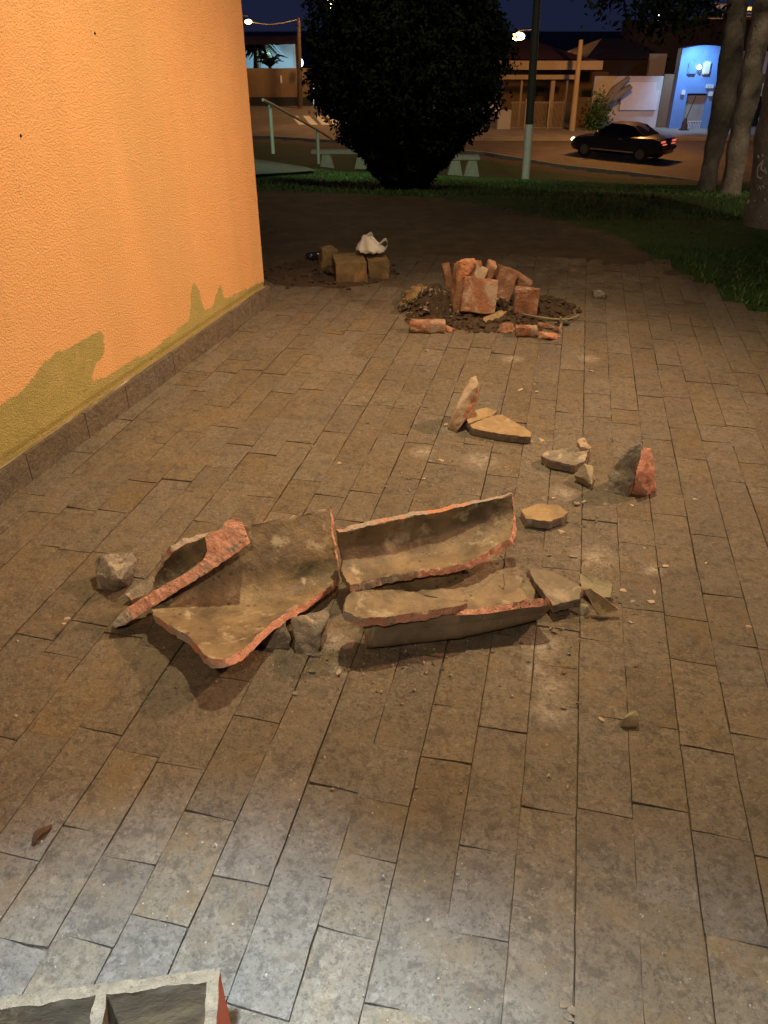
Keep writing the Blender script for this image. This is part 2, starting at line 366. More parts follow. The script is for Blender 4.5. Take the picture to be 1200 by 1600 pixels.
# paving: rows of split stones running with the wall, every stone its own slightly tilted slab
def wallpt(s, off=0.0, z=0.0):   # along the wall from its far corner towards the viewer
    p = WC - WU * s + WN * off; return Vector((p.x, p.y, z))
WC = at(416, 476, 0); W0 = at(-6, 786, 0)
WU = (WC - W0); WU.z = 0; WU.normalize(); WN = Vector((WU.y, -WU.x, 0))   # WN points to the paving
bm = bmesh.new(); lay = bm.verts.layers.float_vector.new('tint')
row_w = .1235; O = at(900, 1360, 0)
for ri in range(-24, 34):
    rr = random.Random(ri * 77 + 5)
    v0 = ri * row_w; wob = rr.uniform(-.0012, .0012)
    t = -2.6 + rr.uniform(0, .3)
    while t < 8.2:
        L = rr.choice([.16, .19, .22, .24, .26, .30, .35]) + rr.uniform(-.02, .02)
        c = O + V * (v0 + row_w / 2) + U * (t + L / 2)
        ok = -.6 < c.y < 6.6 + 1.6 * nz((c.x, c.y, 0), 1.3) and abs(c.x) < 4 and (c - WC).dot(WN) > -.02 if c.y < WC.y else (-.6 < c.y < 6.6 + 1.6 * nz((c.x, c.y, 0), 1.3))
        if ok and turf_mask(c.x, c.y) < .6:
            gap = rr.choice([.0007, .0010, .0013, .0020]); ga = rr.choice([.0004, .0007, .0010, .0018])
            hz = rr.uniform(-.003, .002); tx, ty = rr.uniform(-.014, .014), rr.uniform(-.007, .007)
            tn = Vector((rr.random(), rr.random(), rr.random()))
            a0, a1 = v0 + wob + gap, v0 + row_w + wob - gap; b0, b1 = t + ga, t + L - ga
            nL, nW = max(3, int(L / .045)), 3
            grid = []
            sk = rr.uniform(-.006, .006)
            jl = rr.uniform(-.0008, .0008)
            for i in range(nL + 1):
                rowv = []
                for j in range(nW + 1):
                    fu, fv = i / nL, j / nW
                    pv = a0 + (a1 - a0) * fv + jl; pu = b0 + (b1 - b0) * fu + sk * (fv - .5)
                    e = (i in (0, nL)) or (j in (0, nW))
                    q = O + V * pv + U * pu
                    w = nz(q, 17, ri) * .0026
                    if e:
                        q = q + V * (w if j in (0, nW) else 0) + U * (w if i in (0, nL) else 0)
                    z = hz + tx * (fv - .5) * row_w + ty * (fu - .5) * L + .0016 * nz(q, 14, 3) - (.0012 if e else 0)
                    vt = bm.verts.new((q.x, q.y, z)); vt[lay] = tn; rowv.append(vt)
                grid.append(rowv)
            for i in range(nL):
                for j in range(nW): bm.faces.new((grid[i][j], grid[i][j + 1], grid[i + 1][j + 1], grid[i + 1][j]))
            per = [grid[i][0] for i in range(nL + 1)] + [grid[nL][j] for j in range(1, nW + 1)] + [grid[i][nW] for i in range(nL - 1, -1, -1)] + [grid[0][j] for j in range(nW - 1, 0, -1)]
            low = []
            for p in per:
                vt = bm.verts.new((p.co.x, p.co.y, -.022)); vt[lay] = tn; low.append(vt)
            for k in range(len(per)): bm.faces.new((per[k], per[(k + 1) % len(per)], low[(k + 1) % len(per)], low[k]))
        t += L
bmesh.ops.recalc_face_normals(bm, faces=bm.faces)
pv = from_bm('paving', bm, M['paving'], smooth=40); tag(pv, kind='structure')
for f in pv.data.polygons[:1]:
    pass

# ------------------------------------------------------------------ the orange building
bld = empty('stucco_building', wallpt(0, -.3), 'orange rough stucco building at the left with olive damp stains along its foot', 'building')
def inpoly(x, y, P):
    r = False; j = len(P) - 1
    for i in range(len(P)):
        if (P[i][1] > y) != (P[j][1] > y) and x < (P[j][0] - P[i][0]) * (y - P[i][1]) / (P[j][1] - P[i][1]) + P[i][0]: r = not r
        j = i
    return r
def on_wall(px, py):
    a, u = (px - 600) / F, (800 - py) / F
    d = Vector((a, cos(PITCH) + u * sin(PITCH), -sin(PITCH) + u * cos(PITCH)))
    o = Vector((0, 0, H)); k = (WC - o).dot(WN) / d.dot(WN); p = o + d * k
    return ((WC - p).dot(WU), p.z)
stain_px = [(-80, 652), (0, 632), (30, 615), (52, 590), (72, 563), (100, 545), (130, 530), (152, 520), (163, 517), (163, 540), (158, 560), (146, 578), (138, 598), (165, 588), (200, 566), (240, 545),
            (270, 520), (285, 508), (297, 500), (300, 440), (306, 438), (312, 462), (320, 485), (333, 480), (340, 452), (346, 446), (352, 468), (372, 458), (395, 446), (425, 436), (440, 600), (-80, 860)]
SP = [on_wall(*p) for p in stain_px]
streak_px = []
LW, HW = 4.6, 4.2
vs, fs, st = [], [], []
ss = [0, .004] + [.02 + i * .012 for i in range(285)] + [3.5, 4, LW]
hs_ = [.10 + i * .012 for i in range(60)] + [.9, 1.2, 1.6, 2, 3, HW]
for h in hs_:
    for s in ss:
        bulge = .010 if h > .145 else .004
        rnd = -.002 if s == 0 else 0
        p = wallpt(s, bulge + rnd - .01, h); vs.append(p)
        if h < .83 and s < 3.45:
            c = 0; js, jh = .012 * nz((s, h, 1), 14, 2), .012 * nz((s, h, 4), 14, 5)
            for ds, dh in ((0, 0), (.014, 0), (-.014, 0), (0, .012), (0, -.012), (.02, .02), (-.02, -.02), (.02, -.02), (-.02, .02)):
                c += inpoly(s + ds + js, h + dh + jh, SP)
            st.append(c / 9)
        else: st.append(0)
ns = len(ss)
for j in range(len(hs_) - 1):
    for i in range(ns - 1): fs.append((j * ns + i, (j + 1) * ns + i, (j + 1) * ns + i + 1, j * ns + i + 1))
# end wall round the corner, back and top
b0 = len(vs); EW = 3.2
for (s, o, h) in ((0, -.012, .10), (0, -.012, HW), (.03, -EW, .10), (.03, -EW, HW), (LW, -EW, .10), (LW, -EW, HW), (LW, 0, .10), (LW, 0, HW)):
    vs.append(wallpt(s, o, h)); st.append(1 if False else 0)
fs += [(b0, b0 + 2, b0 + 3, b0 + 1), (b0 + 2, b0 + 4, b0 + 5, b0 + 3), (b0 + 1, b0 + 3, b0 + 5, b0 + 7), (b0 + 4, b0 + 6, b0 + 7, b0 + 5)]
me = bpy.data.meshes.new('wall'); me.from_pydata(vs, [], fs)
A = me.attributes.new('stain', 'FLOAT', 'POINT'); A.data.foreach_set('value', st)
link('wall', me, M['stucco'], bld, smooth=40)
# stone skirting, pieces butted end to end
bm = bmesh.new(); s = -.03; rr = random.Random(3); lay = bm.verts.layers.float_vector.new('tint')
while s < 3.6:
    L = rr.uniform(.22, .46)
    tn = Vector((rr.random() * .5, rr.random() * .5, rr.random())); o = rr.uniform(0, .003)
    vv = box(bm, (0, 0, 0), (1, 1, 1))
    for v in vv:
        ss_ = s + (.002 if v.co.x < 0 else L - .002); off = (-.03 if v.co.y < 0 else .018 + o); z = (-.02 if v.co.z < 0 else .112 + rr.uniform(-.003, .003))
        v.co = wallpt(ss_, off, z); v[lay] = tn
    s += L
bmesh.ops.recalc_face_normals(bm, faces=bm.faces)
from_bm('skirting', bm, M['paving'], bld)
# mortar fillet on top of the skirting
bm = bmesh.new(); prev = None
for i in range(180):
    s = -.02 + i * .0205
    a = wallpt(s, .003, .113 + .002); b = wallpt(s, .009 + .004 * nz((s, 0, 0), 9), .1155); c = wallpt(s, .0035, .119 + .007 * nz((s, 3, 0), 6))
    tri = [bm.verts.new(x) for x in (a, b, c)]
    if prev:
        for k in range(3): bm.faces.new((prev[k], prev[(k + 1) % 3], tri[(k + 1) % 3], tri[k]))
    prev = tri
bmesh.ops.recalc_face_normals(bm, faces=bm.faces)
from_bm('mortar_fillet', bm, M['outer'], bld, smooth=60)
# two old fixing holes with dirt in the stucco
for px, py in ((148, 52), (32, 212)):
    bm = bmesh.new(); s_, h_ = on_wall(px, py); p = wallpt(s_, .001, h_); ball(bm, p, .0048, (1, 1, 1.2), 1)
    from_bm('fixing_hole', bm, M['pole_black'], bld)

# ------------------------------------------------------------------ broken pieces
def rock(name, pts, mats, label=None, cat=None, n=.004, cuts=3, group=None, red=None, seed=1, parent=None, bev=.0025):
    "an angular lump from its corners: hull, worn edges, rough faces"
    bm = bmesh.new()
    for p in pts: bm.verts.new(at(*p) if not isinstance(p, Vector) else p)
    r = bmesh.ops.convex_hull(bm, input=bm.verts)
    bmesh.ops.delete(bm, geom=list(set(e for e in r['geom_interior'] + r['geom_unused'] if isinstance(e, bmesh.types.BMVert) and e.is_valid)), context='VERTS')
    bmesh.ops.dissolve_limit(bm, angle_limit=R(12), verts=bm.verts, edges=bm.edges)
    if red:
        for f in bm.faces:
            if f.normal.dot(Vector(red[0]).normalized()) > red[1]: f.material_index = 1
    try: bmesh.ops.bevel(bm, geom=list(bm.edges), offset=bev, segments=1, affect='EDGES', clamp_overlap=True)
    except Exception: pass
    bmesh.ops.triangulate(bm, faces=bm.faces)
    L = max(e.calc_length() for e in bm.edges); k = 0
    while L > .016 and k < cuts + 2 and len(bm.faces) < 9000:
        bmesh.ops.subdivide_edges(bm, edges=[e for e in bm.edges if e.calc_length() > .014], cuts=1)
        bmesh.ops.triangulate(bm, faces=bm.faces)
        L = max(e.calc_length() for e in bm.edges); k += 1
    for v in bm.verts:
        v.co += nv(v.co, 18, seed) * n * 2.0 + nv(v.co, 60, seed + 5) * n * 1.3
    zmin = min(v.co.z for v in bm.verts)
    bmesh.ops.recalc_face_normals(bm, faces=bm.faces)
    o = from_bm(name, bm, mats, parent, smooth=38)
    if label: tag(o, label, cat, group)
    return o
def slab(name, poly, zt, th, mats, label, cat='fragment', tilt=None, n=.003, seed=1, group=None):
    "a flat broken plate: outline seen from above, top face material 0, broken rim material 1"
    pts = [at(p[0], p[1], p[2] if len(p) > 2 else zt) for p in poly]
    # densify the outline and roughen it
    out = []
    for a, b in zip(pts, pts[1:] + pts[:1]):
        k = max(1, int((b - a).length / .012))
        for i in range(k): out.append(a.lerp(b, i / k))
    bm = bmesh.new()
    c = sum(out, Vector()) / len(out)
    nrm = Vector()
    for a, b in zip(out, out[1:] + out[:1]): nrm += (a - c).cross(b - c)
    nrm.normalize(); nrm = nrm if nrm.z > 0 else -nrm
    out = [p + nv(p, 60, seed) * n for p in out]
    rings = []
    for (k, sc) in ((0, 1), (1, 1)):
        rings.append([bm.verts.new(p - nrm * (th * k) + (p - c) * (.02 * nz(p, 40, seed + k)) ) for p in out])
    mid = [bm.verts.new(p - nrm * (th * .5) + nv(p, 90, seed + 3) * n * 1.6) for p in out]
    inner = [[bm.verts.new(c + (p - c) * f + nv(p, 30, seed + 8) * n * .5) for p in out] for f in (.985, .7, .35)]
    cc = bm.verts.new(c)
    N = len(out)
    def br(a, b, m):
        for i in range(N):
            f = bm.faces.new((a[i], a[(i + 1) % N], b[(i + 1) % N], b[i])); f.material_index = m
    for i in range(N): inner[0][i].co += nrm * .0015
    br(rings[0], mid, 1); br(mid, rings[1], 1); br(inner[0], rings[0], 0); br(inner[1], inner[0], 0); br(inner[2], inner[1], 0)
    for i in range(N): bm.faces.new((inner[2][i], inner[2][(i + 1) % N], cc)).material_index = 0
    bm.faces.new(rings[1]).material_index = 1
    bmesh.ops.recalc_face_normals(bm, faces=bm.faces)
    o = from_bm(name, bm, mats, smooth=35); tag(o, label, cat, group); return o
def cr(p0, p1, p2, p3, t):
    return .5 * ((2 * p1) + (-p0 + p2) * t + (2 * p0 - 5 * p1 + 4 * p2 - p3) * t * t + (-p0 + 3 * p1 - 3 * p2 + p3) * t ** 3)
def spline(P, n):
    out = []
    for i in range(n + 1):
        s = i / n * (len(P) - 1); k = min(int(s), len(P) - 2); t = s - k
        out.append(cr(P[max(k - 1, 0)], P[k], P[k + 1], P[min(k + 2, len(P) - 1)], t))
    return out
def shell(name, rows, th, label, mats, flip=1, nu=60, nw=36, seed=1, jag=.006, rim_rows=(2, 2, 2, 2), bev=(0, .014, .0, .014), split=0, cat='pipe fragment', group=None):
    """a thick curved piece of pipe wall. rows[v][u] are corner points of its inner face. materials: inner, outer, fracture A, fracture B.
    rim_rows: material index of the rim at v=0, v=end, u=0, u=end"""
    rws = [spline([at(*p) for p in r], nu) for r in rows]
    G = [spline([rws[v][i] for v in range(len(rows))], nw) for i in range(nu + 1)]   # G[i][j]
    T, B = [], []
    def P(i, j): return G[max(0, min(nu, i))][max(0, min(nw, j))]
    bm = bmesh.new()
    for i in range(nu + 1):
        rt, rb = [], []
        for j in range(nw + 1):
            a = P(i + 1, j) - P(i - 1, j); b = P(i, j + 1) - P(i, j - 1)
            n_ = a.cross(b).normalized() * flip
            p = P(i, j).copy()
            e = min(i, nu - i, j * nu / nw, (nw - j) * nu / nw)
            q = p + nv(p, 9, seed) * .004
            if e < 1: q = q + nv(p, 24, seed + 2) * jag * .9 + nv(p, 70, seed + 4) * jag * .45 + nv(p, 160, seed + 5) * jag * .3
            elif e < 3: q = q + nv(p, 45, seed + 2) * jag * .3
            q = q + n_ * (.0015 * nz(p, 30, seed + 7))
            rt.append(bm.verts.new(q))
            qq = q + n_ * th
            if e < 1: qq = qq + nv(p, 50, seed + 9) * jag * .9
            an, bn = a.normalized(), b.normalized()
            if j == 0: qq = qq - bn * bev[0]
            if j == nw: qq = qq + bn * bev[1]
            if i == 0: qq = qq - an * bev[2]
            if i == nu: qq = qq + an * bev[3]
            rb.append(bm.verts.new(qq))
        T.append(rt); B.append(rb)
    for i in range(nu):
        for j in range(nw):
            bm.faces.new((T[i][j], T[i + 1][j], T[i + 1][j + 1], T[i][j + 1])).material_index = 0
            bm.faces.new((B[i][j], B[i][j + 1], B[i + 1][j + 1], B[i + 1][j])).material_index = 1
    def rim(ta, ba, m, sp=0):
        # rough three-step fracture face
        N = len(ta); prev = ta
        for k in (1, 2, 3):
            if k < 3:
                cur = []
                for x, y in zip(ta, ba):
                    c = x.co.lerp(y.co, k / 3); cur.append(bm.verts.new(c + nv(c, 120, seed + k) * .004 + nv(c, 40, seed + 30) * .003))
                cur[0].co = ta[0].co.lerp(ba[0].co, k / 3); cur[-1].co = ta[-1].co.lerp(ba[-1].co, k / 3)
            else: cur = ba
            for i in range(N - 1): bm.faces.new((prev[i], prev[i + 1], cur[i + 1], cur[i])).material_index = 3 if i + 3 * nz(prev[i].co, 60, k) < sp * N else m
            prev = cur
    rim([T[i][0] for i in range(nu + 1)], [B[i][0] for i in range(nu + 1)], rim_rows[0])
    rim([T[i][nw] for i in range(nu + 1)], [B[i][nw] for i in range(nu + 1)], rim_rows[1], split)
    rim(T[0], B[0], rim_rows[2]); rim(T[nu], B[nu], rim_rows[3])
    bmesh.ops.remove_doubles(bm, verts=bm.verts, dist=.0002)
    bmesh.ops.recalc_face_normals(bm, faces=bm.faces)
    o = from_bm(name, bm, mats, smooth=50); tag(o, label, cat, group); return o
PM = [M['glaze'], M['outer'], M['fracture'], M['fracture_grey']]
# the big shell on the left
shell('pipe_shell', [
    [(270, 862, .21), (325, 838, .22), (385, 822, .22), (450, 808, .22), (514, 794, .22)],
    [(246, 897, .13), (305, 888, .13), (375, 880, .13), (450, 868, .13), (521, 850, .13)],
    [(236, 934, .075), (300, 940, .06), (365, 945, .05), (450, 925, .05), (528, 890, .06)],
    [(238, 962, .07), (290, 993, .09), (348, 1030, .12), (438, 963, .08), (517, 917, .055)]], .022,
    'large curved shell of broken clay pipe leaning open towards the viewer under the pink bar', PM, flip=1, nu=80, nw=44, seed=3, rim_rows=(3, 2, 3, 2), split=.50, bev=(0, .008, 0, .013))
# the shell in the middle
shell('pipe_shell', [
    [(531, 832, .20), (593, 818, .20), (640, 808, .20), (715, 793, .205), (800, 773, .22)],
    [(533, 862, .13), (592, 848, .13), (645, 838, .13), (715, 825, .135), (803, 800, .17)],
    [(536, 892, .10), (592, 878, .09), (648, 868, .085), (722, 853, .10), (802, 822, .14)],
    [(545, 915, .10), (595, 902, .09), (655, 892, .09), (728, 878, .105), (796, 843, .13)]], .022,
    'curved pipe shell with red broken lower edge, just right of the largest shell', PM, flip=1, nu=80, nw=36, seed=5, rim_rows=(3, 2, 1, 2), split=.48, bev=(0, .006, 0, .010))
# the long low trough in front
shell('pipe_trough', [
    [(590, 905, .045), (660, 903, .045), (735, 896, .045), (808, 887, .05)],
    [(578, 948, .022), (660, 942, .022), (745, 930, .022), (832, 915, .025)],
    [(571, 998, .026), (660, 990, .026), (752, 975, .026), (836, 955, .030)],
    [(568, 985, .062), (660, 975, .065), (753, 961, .068), (848, 945, .078)],
    [(566, 968, .088), (660, 959, .092), (756, 949, .098), (853, 934, .112)]], .024,
    'long low pipe trough lying nearest the viewer with a pink red broken rim', [M['glaze'], M['outer'], M['fracture'], M['fracture_grey']], flip=1, nu=80, nw=44, seed=8, rim_rows=(3, 2, 3, 2), bev=(0, -.022, 0, .004))
# wedge lying on the trough
shell('pipe_wedge', [
    [(552, 924, .150), (600, 923, .150), (650, 927, .146), (729, 942, .130)],
    [(540, 938, .142), (590, 943, .138), (640, 946, .136), (728, 944, .129)],
    [(540, 955, .140), (575, 965, .138), (640, 959, .134), (722, 948, .128)]], .026,
    'pointed wedge of pipe wall lying on the rim of the long trough', [M['glaze'], M['outer'], M['fracture'], M['fracture_grey']], flip=1, nu=50, nw=16, seed=12, rim_rows=(3, 2, 3, 2), split=.55, bev=(0, .004, .004, .004))
# the section through the pipe wall and its collar: straight bar with a bulb
def profile_bar():
    outl = [(174, 977), (186, 962), (201, 948), (232, 929), (262, 911), (290, 895), (306, 884), (318, 874), (324, 862), (322, 850), (321, 840), (327, 833), (336, 829), (346, 827), (350, 818), (357, 812), (369, 810),
            (377, 815), (382, 826), (387, 838), (391, 848), (377, 858), (352, 876), (325, 894), (296, 912), (267, 930), (238, 949), (213, 964), (195, 976), (179, 982)]
    def z_at(px, py): return .03 + (px - 174) / (391 - 174) * .20 + ((978 - (px - 174) * .62) - py) * .0014
    pts = [at(px, py, z_at(px, py)) for px, py in outl]
    fine = []
    for a, b in zip(pts, pts[1:] + pts[:1]):
        k = max(1, int((b - a).length / .008))
        fine += [a.lerp(b, i / k) for i in range(k)]
    c = sum(fine, Vector()) / len(fine); nrm = Vector()
    for a, b in zip(fine, fine[1:] + fine[:1]): nrm += (a - c).cross(b - c)
    nrm.normalize(); nrm = nrm if nrm.y < 0 else -nrm
    back = -nrm * .048 + Vector((-.016, .006, .004))
    bm = bmesh.new()
    top = [bm.verts.new(p + nv(p, 80, 4) * .003) for p in fine]
    f = bm.faces.new(top); f.normal_update()
    r = bmesh.ops.inset_region(bm, faces=[f], thickness=.0018)
    bmesh.ops.triangulate(bm, faces=[g for g in bm.faces if len(g.verts) > 4])
    for k in range(3):
        bmesh.ops.subdivide_edges(bm, edges=[e for e in bm.edges if e.calc_length() > .010 and not e.is_boundary], cuts=1)
        bmesh.ops.triangulate(bm, faces=bm.faces)
    for v in bm.verts:
        if not v.is_boundary: v.co += nrm * (nz(v.co, 70, 2) * .003 + nz(v.co, 160, 2) * .0015 + .0012)
    bd = [e for e in bm.edges if e.is_boundary]
    tip = at(176, 978, .035)
    for g in bm.faces: g.material_index = 1 if (g.calc_center_median() - tip).length < .062 else 0
    ex = bmesh.ops.extrude_edge_only(bm, edges=bd)
    nvt = [g for g in ex['geom'] if isinstance(g, bmesh.types.BMVert)]
    for v in nvt: v.co += back + nv(v.co, 30, 3) * .006
    for g in ex['geom']:
        if isinstance(g, bmesh.types.BMFace): g.material_index = 2
    ed = [g for g in ex['geom'] if isinstance(g, bmesh.types.BMEdge) and g.is_boundary]
    bmesh.ops.edgeloop_fill(bm, edges=ed, mat_nr=0)
    bmesh.ops.recalc_face_normals(bm, faces=bm.faces)
    o = from_bm('pipe_collar_section', bm, [M['fracture'], M['fracture_grey'], M['outer']], smooth=35)
    tag(o, 'pink bar shaped slice of pipe with rounded collar lying across the largest shell', 'pipe fragment')
profile_bar()
# props and lumps under the shells
rock('clay_lump', [(398, 1003, .0), (418, 1012, 0), (450, 1015, .0), (453, 990, .0), (405, 985, 0), (404, 985, .045), (420, 975, .06), (446, 970, .06), (452, 996, .035)], [M['shard_dark'], M['fracture']],
     'dark squat lump propping the largest shell from below', 'stone', seed=2, red=((1, -.5, .2), .55))
rock('clay_lump', [(463, 1024, 0), (498, 1028, 0), (512, 990, 0), (462, 980, 0), (455, 966, .07), (514, 950, .08), (505, 985, .06), (462, 1000, .035), (500, 1010, .025)], [M['shard'], M['shard_dark']],
     'tall split stone standing between the largest shell and the long trough', 'stone', seed=6, red=((-1, -.3, 0), .5))
rock('clay_lump', [(152, 922, 0), (180, 926, 0), (206, 914, 0), (212, 890, 0), (160, 895, 0), (147, 880, .05), (160, 866, .085), (205, 862, .09), (213, 874, .07), (150, 900, .04), (188, 905, .07)], [M['lump'], M['shard']],
     'grey angular lump at the far left of the broken pipe, near the wall', 'stone', seed=9, red=((.2, -.5, 1), .8), n=.003)
slab('clay_chip', [(195, 930, .03), (222, 908, .035), (238, 900, .05), (243, 912, .045), (234, 928, .03), (205, 938, .02)], 0, .02, [M['shard'], M['fracture_grey']], 'thin grey sliver between the left lump and the pink bar', seed=4)
# fragments to the right of the trough
slab('pipe_plate', [(824, 889, .05), (848, 890, .055), (880, 899, .06), (911, 918, .06), (905, 935, .055), (878, 943, .05), (864, 946, .05), (850, 928, .05), (836, 910, .05)], 0, .028, [M['outer'], M['shard_dark']],
     'flat grey brown plate wedged behind the right end of the trough', seed=7, n=.006)
slab('clay_chip', [(905, 897, .035), (927, 901, .05), (957, 912, .05), (954, 934, .035), (926, 932, .03), (908, 918, .03)], 0, .018, [M['olive'], M['shard_dark']], 'dark greenish plate lying behind the pointed tan tile', seed=17)
slab('clay_chip', [(912, 921, .085), (922, 919, .088), (940, 931, .07), (968, 953, .03), (950, 957, .022), (936, 962, .018), (925, 946, .04)], 0, .012, [M['tan'], M['shard_dark']],
     'pointed triangular tan tile leaning to the right of the trough', 'fragment', seed=21, n=.0025)
rock('clay_lump', [(893, 955, 0), (912, 964, 0), (923, 955, 0), (900, 944, .02), (917, 946, .025), (908, 940, .022)], [M['olive'], M['shard']], 'small rounded lump under the pointed tan tile', 'stone', seed=12)
rock('clay_chip', [(967, 1137, .0), (999, 1139, 0), (986, 1112, 0), (972, 1122, .03), (992, 1110, .045), (998, 1116, .04), (1001, 1136, .012)], [M['olive'], M['tan']],
     'lone olive grey triangular shard on the paving at the lower right', 'fragment', seed=13, n=.0025, red=((0, -1, .3), .7))
slab('clay_plate', [(814, 797, .036), (838, 788, .04), (872, 789, .04), (888, 800, .04), (879, 808, .036), (858, 815, .036), (822, 811, .034)], 0, .032, [M['tan'], M['shard']], 'flat six sided olive slab behind the right end of the middle shell', seed=31)
slab('clay_plate', [(845, 713, .035), (852, 706, .035), (885, 700, .03), (905, 694, .05), (921, 700, .05), (914, 720, .04), (899, 727, .04), (866, 722, .035)], 0, .032, [M['shard'], M['shard_dark']],
     'grey slab with a hollow top lying left of the folded olive shard', seed=33, n=.005)
rock('clay_chip', [(905, 712, .01), (919, 716, .01), (922, 700, .02), (903, 687, .075), (911, 682, .085), (921, 700, .06), (908, 700, .06)], [M['mortar'], M['shard']], 'pale crumbly tooth standing on the back corner of the hollow slab', 'fragment', seed=35, n=.005)
rock('clay_chip', [(899, 752, 0), (922, 764, 0), (931, 748, 0), (915, 735, 0), (896, 741, .03), (914, 722, .075), (928, 728, .06), (924, 755, .03)], [M['olive'], M['shard_dark']],
     'folded pale olive shard standing between the hollow slab and the red split lump', 'fragment', seed=37, red=((-1, -.4, 0), .5), n=.003)
# split lump: grey wedge with red core and a second leaf
r1 = empty('split_lump', at(985, 765, 0), 'upright split lump of clay pipe with red core, rightmost of the large pieces', 'stone')
rock('grey_half', [(952, 768, 0), (982, 777, 0), (990, 768, 0), (965, 745, 0), (950, 740, .06), (955, 730, .085), (985, 698, .19), (1000, 692, .205), (1006, 700, .19), (990, 730, .10), (985, 745, .06)], [M['lump'], M['fracture']],
     parent=r1, seed=41, red=((1, -.2, .0), .55), n=.003)
rock('red_half', [(988, 772, 0), (1012, 777, 0), (1024, 765, 0), (1000, 755, 0), (1003, 700, .19), (1018, 700, .18), (1012, 735, .10), (1022, 732, .10), (1024, 742, .08), (995, 745, .10)], [M['fracture'], M['fracture_grey']],
     parent=r1, seed=43, n=.0035, red=((0, .2, 1), .8))
# upright leaning slab and the tan ones
rock('leaning_slab', [(699, 670, 0), (713, 676, 0), (722, 655, 0), (706, 650, 0), (735, 588, .205), (744, 586, .21), (748, 598, .20), (745, 630, .11), (712, 640, .10), (730, 648, .06)], [M['mortar'], M['brick_bright']],
     'tall narrow slab standing on edge with an orange side, beyond the middle shell', 'slab', seed=45, n=.0025, red=((1, -.1, 0), .55))
slab('tan_tile', [(733, 664, .04), (768, 650, .045), (785, 648, .045), (812, 664, .04), (831, 676, .04), (829, 683, .035), (780, 678, .035), (738, 670, .035)], 0, .032, [M['tan'], M['shard_dark']],
     'triangular tan topped slab with grey edge beside the standing slab', 'slab', seed=51, n=.003)
slab('tan_tile', [(729, 655, .045), (738, 642, .045), (760, 637, .045), (776, 643, .045), (768, 650, .045), (748, 657, .045), (732, 662, .043)], 0, .03, [M['tan'], M['shard_dark']],
     'small tan slab fitting against the far side of the triangular one', 'slab', seed=53)
# iron bit and white flakes on the trough
bm = bmesh.new(); tube(bm, [at(781, 868, .12), at(787, 874, .115), at(789, 884, .085), at(786, 888, .06)], .0017, 6)
tag(from_bm('wire', bm, M['pole_black']), 'thin black wire hanging below the right end of the middle shell', 'wire')

# hollow block near the viewer
def hollow_block():
    root = empty('hollow_block', at(240, 1580, 0), 'hollow building block with two cells and a red right side at the bottom left corner', 'block')
    zt = .19
    a = at(12, 1556, zt); b = at(342, 1512, zt)      # far outer edge
    d = (b - a); d.z = 0; L = d.length * 1.16; ux = d.normalized(); b2 = b; a = b - ux * .37
    uy = Vector((ux.y, -ux.x, 0))                       # towards the viewer
    Wd, t = .19, .019
    def pt(x, y, z): p = a + ux * x + uy * y; return Vector((p.x, p.y, z))
    L = .37
    xsn = [0, t, L / 2 - t / 2, L / 2 + t / 2, L - t, L]; ysn = [0, t, Wd - t, Wd]
    bm = bmesh.new()
    solid = lambda i, j: not (i in (1, 3) and j == 1)
    def q(vs_, m=0): bm.faces.new([bm.verts.new(v) for v in vs_]).material_index = m
    for i in range(5):
        for j in range(3):
            x0, x1, y0, y1 = xsn[i], xsn[i + 1], ysn[j], ysn[j + 1]
            if solid(i, j):
                q([pt(x0, y0, zt), pt(x1, y0, zt), pt(x1, y1, zt), pt(x0, y1, zt)], 0)
                for (di, dj, e) in ((-1, 0, [(x0, y0), (x0, y1)]), (1, 0, [(x1, y0), (x1, y1)]), (0, -1, [(x0, y0), (x1, y0)]), (0, 1, [(x0, y1), (x1, y1)])):
                    ii, jj = i + di, j + dj; out = not (0 <= ii < 5 and 0 <= jj < 3)
                    if out or not solid(ii, jj):
                        m = 1
                        if out: m = 2 if di == 1 else 0
                        q([pt(*e[0], zt), pt(*e[1], zt), pt(*e[1], .001), pt(*e[0], .001)], m)
    bmesh.ops.remove_doubles(bm, verts=bm.verts, dist=.0003)
    for _ in range(5):
        bmesh.ops.subdivide_edges(bm, edges=[e for e in bm.edges if e.calc_length() > .014], cuts=1, use_grid_fill=True)
    bmesh.ops.triangulate(bm, faces=bm.faces)
    bmesh.ops.recalc_face_normals(bm, faces=bm.faces)
    for v in bm.verts:
        k = 1 if v.co.z > zt - .01 else .35
        v.co += nv(v.co, 60, 3) * .0028 * k + nv(v.co, 22, 4) * .0018
        fx = (v.co - pt(0, 0, 0)).dot(ux)
        if v.co.z > zt - .008: v.co.z -= max(0, nz(v.co, 26, 9)) * .007
    from_bm('shell', bm, [M['hollow'], M['hollow_in'], M['hollow_red']], root, smooth=45)
hollow_block()

